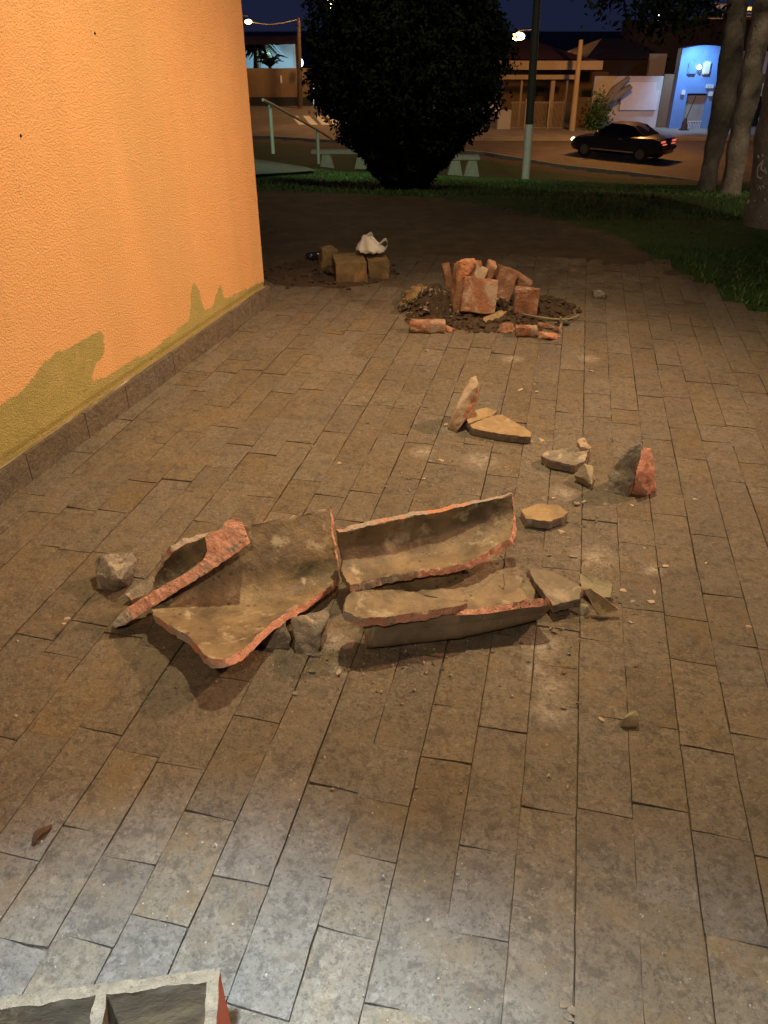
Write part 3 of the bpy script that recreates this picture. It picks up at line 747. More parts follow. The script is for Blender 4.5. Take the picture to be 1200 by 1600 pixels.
# ------------------------------------------------------------------ brick pile
def brick(name, base, size, rz, rx, ry, mats, label, cat='brick', n=.004, seed=1, z=None, cells=0):
    c = at(base[0], base[1], z if z is not None else size[2] / 2)
    bm = bmesh.new(); box(bm, (0, 0, 0), size)
    rr = random.Random(seed)
    for v in bm.verts: v.co += Vector([rr.uniform(-1, 1) * min(size) * .07 for _ in range(3)])
    bmesh.ops.bevel(bm, geom=list(bm.edges), offset=.005, segments=1, affect='EDGES')
    bmesh.ops.triangulate(bm, faces=bm.faces)
    for _ in range(3):
        bmesh.ops.subdivide_edges(bm, edges=[e for e in bm.edges if e.calc_length() > .022], cuts=1); bmesh.ops.triangulate(bm, faces=bm.faces)
    MM = Matrix.Rotation(rz, 4, 'Z') @ Matrix.Rotation(rx, 4, 'X') @ Matrix.Rotation(ry, 4, 'Y')
    for v in bm.verts:
        v.co += nv(v.co + c, 16, seed) * n * 1.6 + nv(v.co, 60, seed) * n * .8
        v.co = c + MM @ v.co
    bmesh.ops.recalc_face_normals(bm, faces=bm.faces)
    o = from_bm(name, bm, mats, smooth=40); return tag(o, label, cat)
brick('building_block', (721, 452), (.10, .11, .30), R(10), R(-5), R(4), M['brick_dark'], 'tall brownish block standing upright at the left of the brick pile', 'block', seed=2, z=.14, n=.008)
rock('brick_shard', [(712, 410, .31), (726, 404, .33), (741, 404, .33), (744, 411, .31), (730, 430, .24), (716, 440, .20), (712, 470, .05), (722, 462, .05)], [M['brick_bright']], 'bright orange shard leaning at the top left of the brick pile', 'brick', n=.006, seed=4)
brick('brick', (748, 463), (.205, .09, .205), R(-4), R(-20), R(3), M['brick'], 'square red brick leaning at the front centre of the pile', seed=5, z=.125)
brick('brick', (742, 430), (.13, .06, .11), R(10), R(-20), R(20), M['mortar'], 'pale wedge of mortar lying on top of the square red brick', 'rubble', seed=7, z=.21, n=.008)
brick('brick', (764, 424), (.055, .08, .12), R(0), R(8), R(22), M['brick_bright'], 'small bright brick tilted right at the top of the pile', seed=8, z=.22)
rock('brick_shard', [(741, 408, .29), (750, 407, .30), (754, 413, .28), (747, 420, .25), (738, 418, .25), (745, 412, .24)], [M['brick_bright']], 'tiny orange chip beside the small bright brick on the pile', 'brick', n=.004, seed=9)
brick('brick', (785, 443), (.12, .10, .19), R(8), R(-12), R(20), M['brick_dark'], 'dark dusty brick leaning right in the middle of the pile', seed=10, z=.13, n=.008)
brick('brick', (779, 452), (.07, .19, .19), R(15), R(-8), R(12), M['brick_dark'], 'sooty brick standing behind the square red brick', seed=11, z=.07, n=.008)
brick('brick', (822, 470), (.135, .12, .155), R(-6), R(-8), R(0), M['brick'], 'smaller square brick standing at the right end of the pile', seed=12, z=.085)
brick('brick', (812, 438), (.15, .09, .06), R(-12), 0, R(28), M['brick_dark'], 'dark brick sloping down behind the right end of the pile', seed=13, z=.14)
brick('brick', (701, 440), (.05, .12, .22), R(0), 0, R(-14), M['brick_dark'], 'thin dark brick on edge at the left side of the pile', seed=14, z=.10)
brick('brick', (668, 509), (.205, .085, .06), R(-3), 0, 0, M['brick'], 'long orange brick lying flat before the left end of the pile', seed=15)
rock('brick_shard', [(695, 510, .01), (714, 515, .0), (704, 520, 0), (697, 517, 0), (697, 508, .03), (710, 511, .03)], [M['brick_bright']], 'small orange corner beside the long flat brick', 'brick', seed=16)
brick('brick', (822, 517), (.12, .07, .055), R(-6), 0, 0, M['brick'], 'half brick lying flat in front of the right end of the pile', seed=17)
rock('brick_shard', [(840, 523, 0), (842, 530, 0), (868, 531, 0), (877, 526, 0), (843, 519, .035), (870, 520, .03), (860, 526, .03)], [M['brick_bright']], 'rounded orange shard nearest the viewer at the right of the pile', 'brick', seed=18)
rock('brick_shard', [(775, 520, 0), (803, 521, 0), (806, 505, 0), (782, 506, 0), (785, 509, .035), (801, 507, .04)], [M['brick_dark']], 'flat dark red shard left of the flat half brick', 'brick', seed=19, n=.006)
rock('brick_shard', [(836, 510, 0), (878, 521, 0), (880, 515, 0), (845, 503, 0), (842, 503, .03), (872, 513, .025)], [M['brick_dark']], 'long flat brown shard behind the rounded orange shard', 'brick', seed=20, n=.006)
rock('mortar_slab', [(756, 503, 0), (763, 508, 0), (791, 500, 0), (792, 487, .06), (783, 484, .06), (755, 498, .03), (758, 495, .02)], [M['tan'], M['olive']], 'yellowish slab lying at the foot of the square red brick', 'slab', seed=21, n=.004)
rock('mortar_lump', [(777, 470, .02), (790, 485, .01), (797, 478, .03), (795, 470, .08), (783, 464, .11), (776, 468, .07)], [M['mortar']], 'pale lump between the square red brick and the right brick', 'rubble', seed=22, n=.006)
rock('field_stone', [(925, 458, .0), (930, 466, 0), (945, 467, 0), (947, 461, 0), (927, 453, .045), (938, 453, .05), (946, 459, .035)], [M['shard']], 'lone rounded stone on the earth to the right of the brick pile', 'stone', seed=23)

def mound(name, c, rx, ry, h, m, label, seed, crumbs, n=.35, cmat=None):
    bm = bmesh.new(); N, K = 40, 14; C = at(*c, 0)
    ringv = []
    for k in range(K + 1):
        f = k / K; row = []
        for i in range(N):
            a = i * 2 * pi / N; rr = 1 + .28 * nz((cos(a), sin(a), seed), 1.6)
            x, y = C.x + cos(a) * rx * f * rr, C.y + sin(a) * ry * f * rr
            z = h * (1 - f ** 1.4) * (1 + n * nz((x, y, 0), 8, seed)) + .012 * nz((x, y, 0), 26, seed) - (.008 if k == K else 0)
            row.append(bm.verts.new((x, y, z)))
        ringv.append(row)
    for k in range(K):
        for i in range(N): bm.faces.new((ringv[k][i], ringv[k][(i + 1) % N], ringv[k + 1][(i + 1) % N], ringv[k + 1][i]))
    rr = random.Random(seed)
    for _ in range(crumbs):
        a, f = rr.uniform(0, 2 * pi), rr.random() ** .6 * 1.15
        x, y = C.x + cos(a) * rx * f, C.y + sin(a) * ry * f; z = max(0, h * (1 - min(1, f) ** 1.4)) + .004
        s = rr.choice([.006, .008, .011, .016, .022]); v = bmesh.ops.create_icosphere(bm, subdivisions=1, radius=s)['verts']
        for q in v: q.co = Vector((x, y, z)) + Vector((q.co.x * rr.uniform(.7, 1.3), q.co.y * rr.uniform(.7, 1.3), q.co.z * .8)) * (1 + .5 * nz(q.co, 60, _))
        for q in {g_ for q in v for g_ in q.link_faces}: q.material_index = rr.choice([0, 0, 1])
    bmesh.ops.recalc_face_normals(bm, faces=bm.faces)
    return tag(from_bm(name, bm, [m, cmat or m], smooth=40), label, 'soil', kind='stuff')
mound('rubble_heap', (678, 482), .19, .20, .13, M['soil'], 'dark crumbly soil heaped at the left of the brick pile', 3, 240, cmat=M['shard_dark'])
mound('sand_heap', (655, 474), .13, .13, .12, M['sand'], 'sandy mortar heap at the far left of the brick pile', 5, 60, cmat=M['sand'])
mound('soil_heap', (848, 481), .20, .20, .05, M['soil'], 'dark soil spread to the right of the brick pile', 7, 200, cmat=M['soil'])
mound('soil_heap', (762, 500), .44, .20, .018, M['soil'], 'thin dark soil spread under the brick pile', 9, 260, cmat=M['soil'])
mound('soil_heap', (510, 425), .46, .42, .035, M['soil'], 'dark soil spread around the tan blocks', 11, 160, cmat=M['soil'])
bm = bmesh.new(); tube(bm, spline([at(818, 491, .03), at(845, 496, .05), at(872, 499, .04), at(890, 498, .03), at(905, 492, .02)], 20), .006, 6); tube(bm, spline([at(876, 496, .07), at(877, 506, .03), at(874, 514, .01)], 8), .006, 6)
tag(from_bm('dry_stalk', bm, M['olive']), 'pale dry stalk lying on the soil right of the brick pile', 'stalk')

# tan blocks, bag and bottle at the left
def notch_block(name, c, size, rz, label, seed, hole=True):
    C = at(c[0], c[1], 0); bm = bmesh.new()
    sxx, syy, szz = size
    # front outline with a round notch at one end, extruded back
    o = [(-sxx / 2, 0), (sxx / 2, 0), (sxx / 2, szz), (-sxx / 2, szz)]
    if hole:
        o = [(-sxx / 2, 0), (sxx / 2, 0), (sxx / 2, szz * .45)] + [(sxx / 2 + cos(a) * .035, szz * .68 + sin(a) * .045) for a in [R(x) for x in (-110, -135, -160, 180, 160, 135, 110)]] + [(sxx / 2 - .005, szz), (-sxx / 2, szz)]
    fr = [bm.verts.new((x, 0, z)) for x, z in o]; bk = [bm.verts.new((x, syy, z)) for x, z in o]
    bm.faces.new(fr); bm.faces.new(bk[::-1])
    for i in range(len(o)): bm.faces.new((fr[i], bk[i], bk[(i + 1) % len(o)], fr[(i + 1) % len(o)]))
    bmesh.ops.triangulate(bm, faces=bm.faces)
    for _ in range(3):
        bmesh.ops.subdivide_edges(bm, edges=[e for e in bm.edges if e.calc_length() > .03], cuts=1); bmesh.ops.triangulate(bm, faces=bm.faces)
    Rz = Matrix.Rotation(rz, 4, 'Z')
    for v in bm.verts: v.co = C + Rz @ (v.co + nv(v.co, 20, seed) * .007)
    bmesh.ops.recalc_face_normals(bm, faces=bm.faces)
    return tag(from_bm(name, bm, M['block'], smooth=40), label, 'block')
notch_block('tan_block', (550, 443), (.215, .30, .135), R(8), 'tan block with a round notch, left of the pair under the white bag', 3)
notch_block('tan_block', (592, 436), (.145, .30, .125), R(9), 'tan block on the right of the pair under the white bag', 5, False)
brick('broken_block', (512, 405), (.11, .12, .16), R(15), 0, R(4), M['block'], 'short broken block standing left of the tan pair', 'block', seed=31, z=.08, n=.008)
rock('field_stone', [(505, 432, 0), (530, 440, 0), (500, 418, 0), (522, 412, .06), (535, 425, .06), (512, 420, .07)], [M['soil']], 'earthy clod leaning against the left tan block', 'stone', seed=32, n=.01)
def bag():
    bm = bmesh.new(); pts = []
    base = [(556, 390, .17), (590, 396, .17), (603, 398, .17), (597, 388, .17), (575, 384, .17)]
    # crumpled sack: closed sheet swept from base to two tied ears
    C0 = at(580, 391, .165)
    prof_ = [(0, .095, .08), (.015, .10, .085), (.035, .085, .07), (.06, .06, .045), (.085, .042, .028), (.10, .028, .02)]
    N = 40; rings = []
    for k, (z, a, b) in enumerate(prof_):
        row = []
        for i in range(N):
            t = i * 2 * pi / N; w = 1 + .28 * nz((cos(t) * 2, sin(t) * 2, z * 6), 1.5, 3) + .16 * sin(t * 7 + z * 30) * (.4 + z * 5)
            row.append(bm.verts.new(C0 + Vector((cos(t) * a * w - z * .25, sin(t) * b * w, z + .018 * nz((cos(t), sin(t), z), 4)))))
        rings.append(row)
    for k in range(len(rings) - 1):
        for i in range(N): bm.faces.new((rings[k][i], rings[k][(i + 1) % N], rings[k + 1][(i + 1) % N], rings[k + 1][i]))
    bm.faces.new(rings[0][::-1]); bm.faces.new(rings[-1])
    root = empty('plastic_bag', C0, 'crumpled white plastic bag with its handles up, lying on the tan blocks', 'bag')
    bmesh.ops.recalc_face_normals(bm, faces=bm.faces)
    from_bm('bag_body', bm, M['bag'], root, smooth=50)
    for (dx, dz) in ((.055, .045), (-.045, .085)):
        bm = bmesh.new()
        q = [C0 + Vector((dx * .6, 0, .05)), C0 + Vector((dx, -.01, dz)), C0 + Vector((dx + .045, 0, dz + .03)), C0 + Vector((dx + .06, .01, dz - .01)), C0 + Vector((dx + .03, .0, dz - .045))]
        c = spline(q, 16); pr = None
        for i, p in enumerate(c):
            w = .013 + .004 * sin(i); a = bm.verts.new(p + Vector((0, w, .006))); b = bm.verts.new(p - Vector((0, w, .006)))
            if pr: bm.faces.new((pr[0], a, b, pr[1]))
            pr = (a, b)
        bmesh.ops.solidify(bm, geom=bm.faces, thickness=.002)
        from_bm('handle', bm, M['bag'], root, smooth=60)
bag()
bm = bmesh.new(); c = at(497, 404, .03); rad = [.012, .034, .036, .036, .03, .014, .013]; xs_ = [0, .012, .04, .09, .115, .14, .165]
tube(bm, [c + Vector((-.09 + x, x * .25, .01)) for x in xs_], rad, 16)
for v in bm.verts: v.co += nv(v.co, 30, 3) * .006
tag(from_bm('bottle', bm, M['glass_dark'], smooth=60), 'dark glossy bottle catching the lamps, left of the tan blocks', 'bottle')

# ------------------------------------------------------------------ chips scattered on the paving
chipm = []
for k in range(7):
    bm = bmesh.new(); bmesh.ops.create_icosphere(bm, subdivisions=1, radius=1)
    rr = random.Random(k)
    a, b, c_ = rr.uniform(.8, 1.5), rr.uniform(.5, 1), rr.uniform(.3, .6)
    for v in bm.verts:
        q = v.co.normalized(); q = q * (1 + .6 * nz(q, 1.3, k) + .5 * nz(q, 4, k)); q.z = max(-.5, min(.6, q.z))
        v.co = Vector((q.x * a, q.y * b, q.z * c_ + c_ * .45))
    me = bpy.data.meshes.new('chip'); bm.to_mesh(me); bm.free(); me.set_sharp_from_angle(angle=R(25)); chipm.append(me)
chip_mats = [M['shard'], M['mortar'], M['shard_dark'], M['olive'], M['hollow']]
for me in chipm: me.materials.append(None)
LM = [(180, 892, 'left grey lump'), (280, 900, 'pink bar'), (400, 980, 'largest shell'), (480, 1000, 'split stone'), (665, 845, 'middle shell'), (715, 1000, 'long trough'), (865, 915, 'grey brown plate'), (940, 942, 'pointed tan tile'),
      (850, 805, 'six sided slab'), (882, 712, 'hollow topped slab'), (913, 745, 'folded olive shard'), (988, 738, 'red split lump'), (782, 665, 'triangular tan slab'), (722, 632, 'standing slab'), (745, 470, 'brick pile'),
      (984, 1128, 'lone olive shard'), (66, 1302, 'dry leaf'), (240, 1560, 'hollow block'), (200, 640, 'orange wall'), (840, 525, 'rounded orange shard')]
used = {}
TONE = ['grey', 'cream', 'dark', 'olive', 'white']
def chip(px, py, size, rr, tone):
    p = at(px, py, 0)
    o = bpy.data.objects.new('stone_chip', rr.choice(chipm)); COL.objects.link(o)
    o.location = (p.x, p.y, -.001); o.rotation_euler = (rr.uniform(-.2, .2), rr.uniform(-.2, .2), rr.uniform(0, 6.28)); o.scale = (size,) * 3
    o.material_slots[0].link = 'OBJECT'; o.material_slots[0].material = chip_mats[tone]
    lx, ly, ln = min(LM, key=lambda q: math.hypot(q[0] - px, (q[1] - py) * 1.2))
    dx, dy = px - lx, py - ly
    dr = ('right of' if dx > 0 else 'left of') if abs(dx) > abs(dy) else ('nearer the viewer than' if dy > 0 else 'just beyond')
    sz = 'tiny' if size < .0065 else 'small' if size < .0095 else 'larger'
    base = f'{sz} {TONE[tone]} chip on the paving {dr} the {ln}'
    k = used[base] = used.get(base, 0) + 1
    if k > 1: base = f"{['', 'second', 'third', 'fourth', 'fifth'][k - 1]} {base}"
    return tag(o, base, 'chip', 'small chips strewn over the paving')
rr = random.Random(5)
known = [(881, 1050, .010, 4), (988, 790, .008, 1), (988, 940, .010, 3), (1018, 941, .011, 1), (994, 1040, .007, 4), (1009, 790, .008, 0), (880, 1106, .008, 0), (903, 1098, .006, 0), (940, 1125, .009, 1), (51, 1110, .007, 4), (105, 968, .010, 1),
         (100, 975, .006, 1), (461, 1083, .010, 0), (488, 1048, .009, 0), (275, 1073, .005, 4), (657, 826, .010, 2), (640, 748, .008, 2), (662, 748, .008, 1), (672, 720, .007, 1), (655, 738, .005, 4), (690, 720, .010, 1), (714, 703, .009, 0),
         (655, 632, .016, 2), (665, 636, .010, 2), (697, 664, .010, 1), (865, 778, .010, 1), (850, 780, .013, 0), (900, 788, .016, 0), (912, 784, .010, 1), (878, 832, .014, 1), (888, 840, .009, 0), (947, 788, .012, 0), (830, 690, .008, 1), (846, 688, .012, 1),
         (895, 870, .012, 0), (858, 868, .010, 2), (797, 660, .007, 1), (935, 750, .007, 4), (947, 765, .006, 1), (806, 760, .006, 0), (1007, 856, .006, 1), (1040, 885, .010, 1), (1030, 885, .006, 4), (1022, 925, .010, 1), (974, 922, .011, 1), (935, 970, .007, 4),
         (957, 1013, .005, 4), (867, 986, .010, 4), (985, 972, .008, 1), (816, 1003, .006, 4), (770, 1018, .006, 4), (681, 1020, .008, 4), (1170, 980, .008, 1), (1103, 880, .008, 1), (1086, 780, .007, 1), (893, 1580, .010, 4), (880, 1572, .008, 4), (888, 1590, .010, 4),
         (530, 1050, .009, 1), (545, 1046, .006, 4), (505, 1060, .005, 4), (590, 1080, .004, 4), (740, 1075, .004, 4), (628, 1118, .004, 4), (663, 640, .012, 2), (668, 580, .010, 2), (575, 660, .010, 2), (667, 548, .02, 2), (925, 580, .010, 1), (812, 610, .012, 1), (838, 612, .010, 1), (1120, 700, .006, 4), (530, 724, .008, 1), (1173, 1245, .005, 4), (520, 1232, .005, 4), (300, 725, .010, 2), (145, 705, .008, 4), (68, 772, .005, 4)]
for px, py, s, k in known: chip(px, py, s, rr, k)
bm = bmesh.new()
for i in range(3800):
    t = rr.random()
    if t < .42: px, py = rr.gauss(810, 120), rr.gauss(740, 110)
    elif t < .62: px, py = rr.gauss(520, 170), rr.gauss(1035, 30)
    elif t < .76: px, py = rr.gauss(930, 45), rr.gauss(930, 45)
    else: px, py = rr.uniform(0, 1200), rr.uniform(500, 1600)
    if not (480 < py < 1600): continue
    p = at(px, py, 0)
    if (p - WC).dot(WN) < .03: continue
    s = rr.uniform(.0008, .0022) if rr.random() < .9 else rr.uniform(.003, .006)
    for q in bmesh.ops.create_cone(bm, segments=5, radius1=s, radius2=s * .4, depth=s * .9, cap_ends=True)['verts']: q.co = p + Vector((q.co.x, q.co.y, q.co.z + s * .4)) + nv(q.co, 900, i) * s * .5
for f in bm.faces: f.material_index = 1 if nz(f.calc_center_median(), 400) > .05 else 0
tag(from_bm('grit', bm, [M['shard'], M['mortar']]), 'fine pale grit scattered over the paving', 'grit', kind='stuff')
# dried leaf at the lower left
bm = bmesh.new(); c0, c1 = at(50, 1322, .006), at(80, 1285, .010); ax = (c1 - c0); sd = ax.cross(Vector((0, 0, 1))).normalized(); pr = None
for i in range(13):
    f = i / 12; w = .010 * sin(pi * (f * .9 + .05)); p = c0 + ax * f + Vector((0, 0, .008 * sin(f * 5)))
    row = [bm.verts.new(p - sd * w + Vector((0, 0, w * .6))), bm.verts.new(p), bm.verts.new(p + sd * w + Vector((0, 0, w * .5)))]
    if pr: bm.faces.new((pr[0], pr[1], row[1], row[0])); bm.faces.new((pr[1], pr[2], row[2], row[1]))
    pr = row
bmesh.ops.solidify(bm, geom=bm.faces, thickness=.001)
tag(from_bm('dry_leaf', bm, M['leafdry'], smooth=60), 'curled brown dry leaf on the paving at the lower left', 'leaf')

# ------------------------------------------------------------------ square beyond: bush, benches, rail, pole, palms
def leaves(bm, pts, size, rr, m=0):
    for p in pts:
        s = size * rr.uniform(.6, 1.3); a = Vector((rr.gauss(0, 1), rr.gauss(0, 1), rr.gauss(0, 1))).normalized(); b = a.cross(Vector((rr.gauss(0, 1), rr.gauss(0, 1), rr.gauss(0, 1)))).normalized()
        v = [bm.verts.new(p + a * s), bm.verts.new(p + b * s * .45), bm.verts.new(p - a * s), bm.verts.new(p - b * s * .45)]
        bm.faces.new(v).material_index = m
def bush():
    D = 10.8; C = far(634, 300, D); gzc = gz(C.x, C.y)
    root = empty('clipped_tree', (C.x, C.y, gzc), 'dark dense round tree tapering to its base beyond the paving', 'tree')
    prof_ = [(-.02, .2), (.07, .33), (.30, .58), (.55, .83), (.89, 1.10), (1.23, 1.24), (1.77, 1.25), (2.08, 1.12), (2.5, .86), (2.85, .5), (3.0, .2)]
    def rad(z):
        for (z0, r0), (z1, r1) in zip(prof_, prof_[1:]):
            if z0 <= z <= z1: return r0 + (r1 - r0) * (z - z0) / (z1 - z0)
        return 0
    rr = random.Random(2); pts = []
    while len(pts) < 80000:
        z = rr.uniform(0, 3.0); a = rr.uniform(0, 2 * pi); f = rr.random() ** .28
        q = Vector((cos(a), sin(a), z)); k = 1 + .24 * nz(q, 1.8, 4) + .20 * nz(q, 4.5, 7) + .07 * nz(q, 11, 9)
        r = rad(z) * f * k * .93
        if f > .86 and nz(q, 6, 12) > .22: continue
        if rr.random() < .07: r *= rr.uniform(1.0, 1.10)
        pts.append(Vector((C.x + cos(a) * r, C.y + sin(a) * r, gzc + z)))
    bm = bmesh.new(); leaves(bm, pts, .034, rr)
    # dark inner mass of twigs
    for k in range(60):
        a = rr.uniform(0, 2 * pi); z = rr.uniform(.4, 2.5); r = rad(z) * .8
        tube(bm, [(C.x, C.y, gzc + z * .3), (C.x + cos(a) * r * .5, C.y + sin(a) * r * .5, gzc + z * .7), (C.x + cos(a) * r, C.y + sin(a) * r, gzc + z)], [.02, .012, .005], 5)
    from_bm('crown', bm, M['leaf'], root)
    bm = bmesh.new(); tube(bm, [(C.x, C.y, gzc - .1), (C.x + .02, C.y, gzc + .5), (C.x, C.y, gzc + 2)], [.10, .08, .04], 10)
    from_bm('trunk', bm, M['bark'], root, smooth=60)
bush()
def bench(px0, px1, py, D, label, rz=0):
    a, b = far(px0, py, D), far(px1, py, D); z = gz((a.x + b.x) / 2, D); L = b.x - a.x; cx = (a.x + b.x) / 2
    root = empty('concrete_bench', (cx, D, z), label, 'bench', 'concrete benches on the slope')
    bm = bmesh.new(); box(bm, (cx, D, z + .47), (L, .42, .09), rz); bmesh.ops.bevel(bm, geom=list(bm.edges), offset=.012, segments=1, affect='EDGES'); from_bm('seat', bm, M['concrete'], root)
    for s in (-.27, .27):
        bm = bmesh.new(); vv = box(bm, (cx + s * L, D, z + .20), (.22, .34, .44))
        for v in vv:
            if v.co.z < z + .2: v.co.x = cx + s * L + (v.co.x - cx - s * L) * 2.0
        from_bm('leg', bm, M['concrete'], root)
bench(487, 588, 240, 25.5, 'long pale concrete bench on the grass left of the dark tree')
bench(700, 748, 256, 23.5, 'short concrete bench half hidden right of the dark tree')
def post(name, px, py0, py1, D, r, m, parent):
    b = far(px, py1, D); t = far(px, py0, D); z0 = b.z; bm = bmesh.new(); tube(bm, [(b.x, D, z0), (b.x, D, t.z)], r, 8); return from_bm(name, bm, m, parent, smooth=60)
rail = empty('handrail', far(427, 235, 16.5), 'thin steel handrail going down the slope beyond the building corner', 'handrail')
post('post', 427, 164, 240, 16.5, .035, M['metal_grey'], rail); post('post', 498, 204, 256, 21.5, .042, M['metal_grey'], rail)
bm = bmesh.new(); tube(bm, [far(411, 156, 15.8), far(427, 164, 16.5), far(498, 204, 21.5), far(518, 217, 23.5)], .028, 8); from_bm('rail_tube', bm, M['iron'], rail, smooth=60)
# concrete ramp path lit cold at the left
bm = bmesh.new()
pl = [(-4.6, 11), (-2.9, 11), (-2.7, 14), (-3.0, 17), (-3.9, 20), (-6.2, 20)]
rowsL = [(-4.2, -1.95, 12.4), (-4.3, -1.55, 14), (-4.6, -1.3, 16), (-5.2, -1.7, 18.5), (-6.2, -2.9, 22)]
pr = None
for x0, x1, y in rowsL:
    row = [bm.verts.new((x0 + (x1 - x0) * i / 8, y, gz(x0 + (x1 - x0) * i / 8, y) + .05)) for i in range(9)]
    if pr:
        for i in range(8): bm.faces.new((pr[i], pr[i + 1], row[i + 1], row[i]))
    pr = row
bmesh.ops.solidify(bm, geom=bm.faces, thickness=-.12)
bmesh.ops.recalc_face_normals(bm, faces=bm.faces)
tag(from_bm('path', bm, M['concrete']), kind='structure')
# near utility pole, black above and whitewashed below
pole = empty('utility_pole', (far(821, 283, 22).x, 22, gz(far(821, 283, 22).x, 22)), 'thin leaning utility pole with whitewashed foot and black upper part, right of the dark tree', 'pole')
b0, m0, t0 = far(820.5, 285, 22), far(827, 194, 22), far(845, -90, 22)
bm = bmesh.new(); tube(bm, [b0, m0], [.105, .10], 12); from_bm('painted_foot', bm, M['pole_white'], pole, smooth=60)
bm = bmesh.new(); tube(bm, [m0, t0], [.102, .09], 12); from_bm('shaft', bm, M['pole_black'], pole, smooth=60)
# palm / tree trunks on the right
def trunk(path, rads, m, label, D, crown_seed, hang=()):
    pts = [far(x, y, D) for x, y in path]
    g0 = gz(pts[0].x, D); pts[0].z = min(pts[0].z, g0 - .05) if abs(pts[0].z - g0) < 1 else pts[0].z
    root = empty('tree', (pts[0].x, D, g0), label, 'tree', None)
    pp = spline(pts, 30); rr_ = [v.x for v in spline([Vector((q, 0, 0)) for q in rads], 30)]
    bm = bmesh.new(); tube(bm, pp, rr_, 22)
    bmesh.ops.subdivide_edges(bm, edges=[e for e in bm.edges if e.calc_length() > .12], cuts=2)
    for v in bm.verts: v.co += nv(v.co, 6, crown_seed) * .022 + nv(v.co, 22, crown_seed) * .010
    from_bm('trunk', bm, m, root, smooth=60)
    # crown: out of frame above, spread limbs with leaves
    rr = random.Random(crown_seed); top = pp[-1]; bm = bmesh.new(); pts2 = []
    for k in range(14):
        a = rr.uniform(0, 2 * pi); L = rr.uniform(1.0, 2.2); e = top + Vector((cos(a) * L, sin(a) * L * .7, rr.uniform(.1, 1.0)))
        tube(bm, [top - Vector((0, 0, .2)), top.lerp(e, .5) + Vector((0, 0, .25)), e], [.05, .03, .012], 6)
        for _ in range(420):
            pts2.append(e + Vector((rr.gauss(0, .38), rr.gauss(0, .38), rr.gauss(0, .28))))
    for (hx, hy) in hang:
        e = far(hx, hy, D + rr.uniform(-.6, .6)); tube(bm, [top, top.lerp(e, .6) + Vector((0, 0, .3)), e], [.04, .02, .006], 5)
        for _ in range(330): pts2.append(e + Vector((rr.gauss(0, .20), rr.gauss(0, .3), rr.gauss(0, .15))))
    leaves(bm, pts2, .05, rr, 1)
    from_bm('crown', bm, [M['bark'], M['leaf']], root)
    return root
trunk([(1104, 293), (1112, 250), (1123, 200), (1133, 145), (1142, 90), (1153, 0), (1180, -190)], [.12, .115, .14, .145, .14, .12, .11], M['bark'], 'leaning brown trunk nearest the blue doorway, leftmost of the three at the right edge', 11.5, 3, [(950, -22), (1030, -8), (1070, 18), (1085, 0), (1020, 24)])
trunk([(1138, 313), (1148, 260), (1159, 200), (1170, 145), (1181, 80), (1195, 0), (1228, -190)], [.13, .105, .105, .105, .10, .10, .095], M['bark'], 'leaning brown trunk, middle one of the three at the right edge', 9.3, 6)
t3 = trunk([(1193, 356), (1199, 300), (1213, 200), (1222, 140), (1235, 60), (1260, -80), (1275, -160)], [.19, .15, .145, .14, .14, .13, .12], M['bark_pale'], 'thick dark trunk with white scratched marks, cut by the right edge of the photo', 7.1, 9)
# scratched white marks on the third trunk
strokes = [[(1189, 255), (1184, 262), (1183, 276), (1190, 279)], [(1192, 250), (1189, 264), (1193, 268)], [(1195, 262), (1197, 272)], [(1184, 243), (1186, 247)], [(1191, 241), (1192, 245)], [(1184, 296), (1187, 291), (1189, 296)], [(1191, 290), (1194, 294)], [(1170, 312), (1168, 318)], [(1179, 313), (1179, 315)], [(1195, 310), (1196, 314)], [(1188, 338), (1190, 339)]]
for s_ in strokes:
    bm = bmesh.new(); tube(bm, [far(x, y, 6.94 if x > 1184 else 6.95) for x, y in s_], .0055, 5)
    from_bm('scratched_mark', bm, M['panel'], t3)

# grass blades
bm = bmesh.new(); rr = random.Random(8); n = 0
while n < 36000:
    y = 4 + 18 * rr.random() ** 1.3; x = rr.uniform(-.5, .62) * y * .98
    if turf_mask(x, y) + rr.uniform(-.25, .25) < .62 or y > kerb_y(x) - 3: continue
    if 12.2 < y < 22.2 and x < -1.3 - max(0, 15 - y) * .22 - max(0, y - 17) * .32: continue
    z = gz(x, y) - .01; h = rr.uniform(.02, .055); w = .004 + y * .0006; a = rr.uniform(0, pi); dx, dy = cos(a) * w, sin(a) * w; lx, ly = rr.gauss(0, .025), rr.gauss(0, .025)
    bm.faces.new([bm.verts.new((x - dx, y - dy, z)), bm.verts.new((x + dx, y + dy, z)), bm.verts.new((x + lx, y + ly, z + h))]); n += 1
tag(from_bm('grass', bm, M['leaf2']), 'short dark grass on the slope beyond the paving', 'grass', kind='stuff')

# ------------------------------------------------------------------ street
bm = bmesh.new()
loop = [(p.x, p.y) for p in near_kerb]
far_y = [(600, 120), (-300, 120), (-300, 45)]
vv = [bm.verts.new((x, y, ZR)) for x, y in loop + [(-300, loop[-1][1] + 40), (-300, 130), (300, 130), (300, loop[0][1])]]
bmesh.ops.triangulate(bm, faces=[bm.faces.new(vv)])
for f in bm.faces:
    if f.normal.z < 0: f.normal_flip()
tag(from_bm('road', bm, M['asphalt']), kind='structure')
bm = bmesh.new()
kk = [at(a, b, ZR) for a, b in ((1400, 325), (1152, 297), (1093, 288), (980, 274), (880, 263), (760, 243), (600, 228), (420, 217), (300, 213))]
for a, b in zip(kk, kk[1:]):
    d = b - a; c = (a + b) / 2; box(bm, (c.x, c.y, ZR + .01), (d.length + .04, .16, .22), math.atan2(d.y, d.x))
tag(from_bm('kerb', bm, M['kerb']), kind='structure')
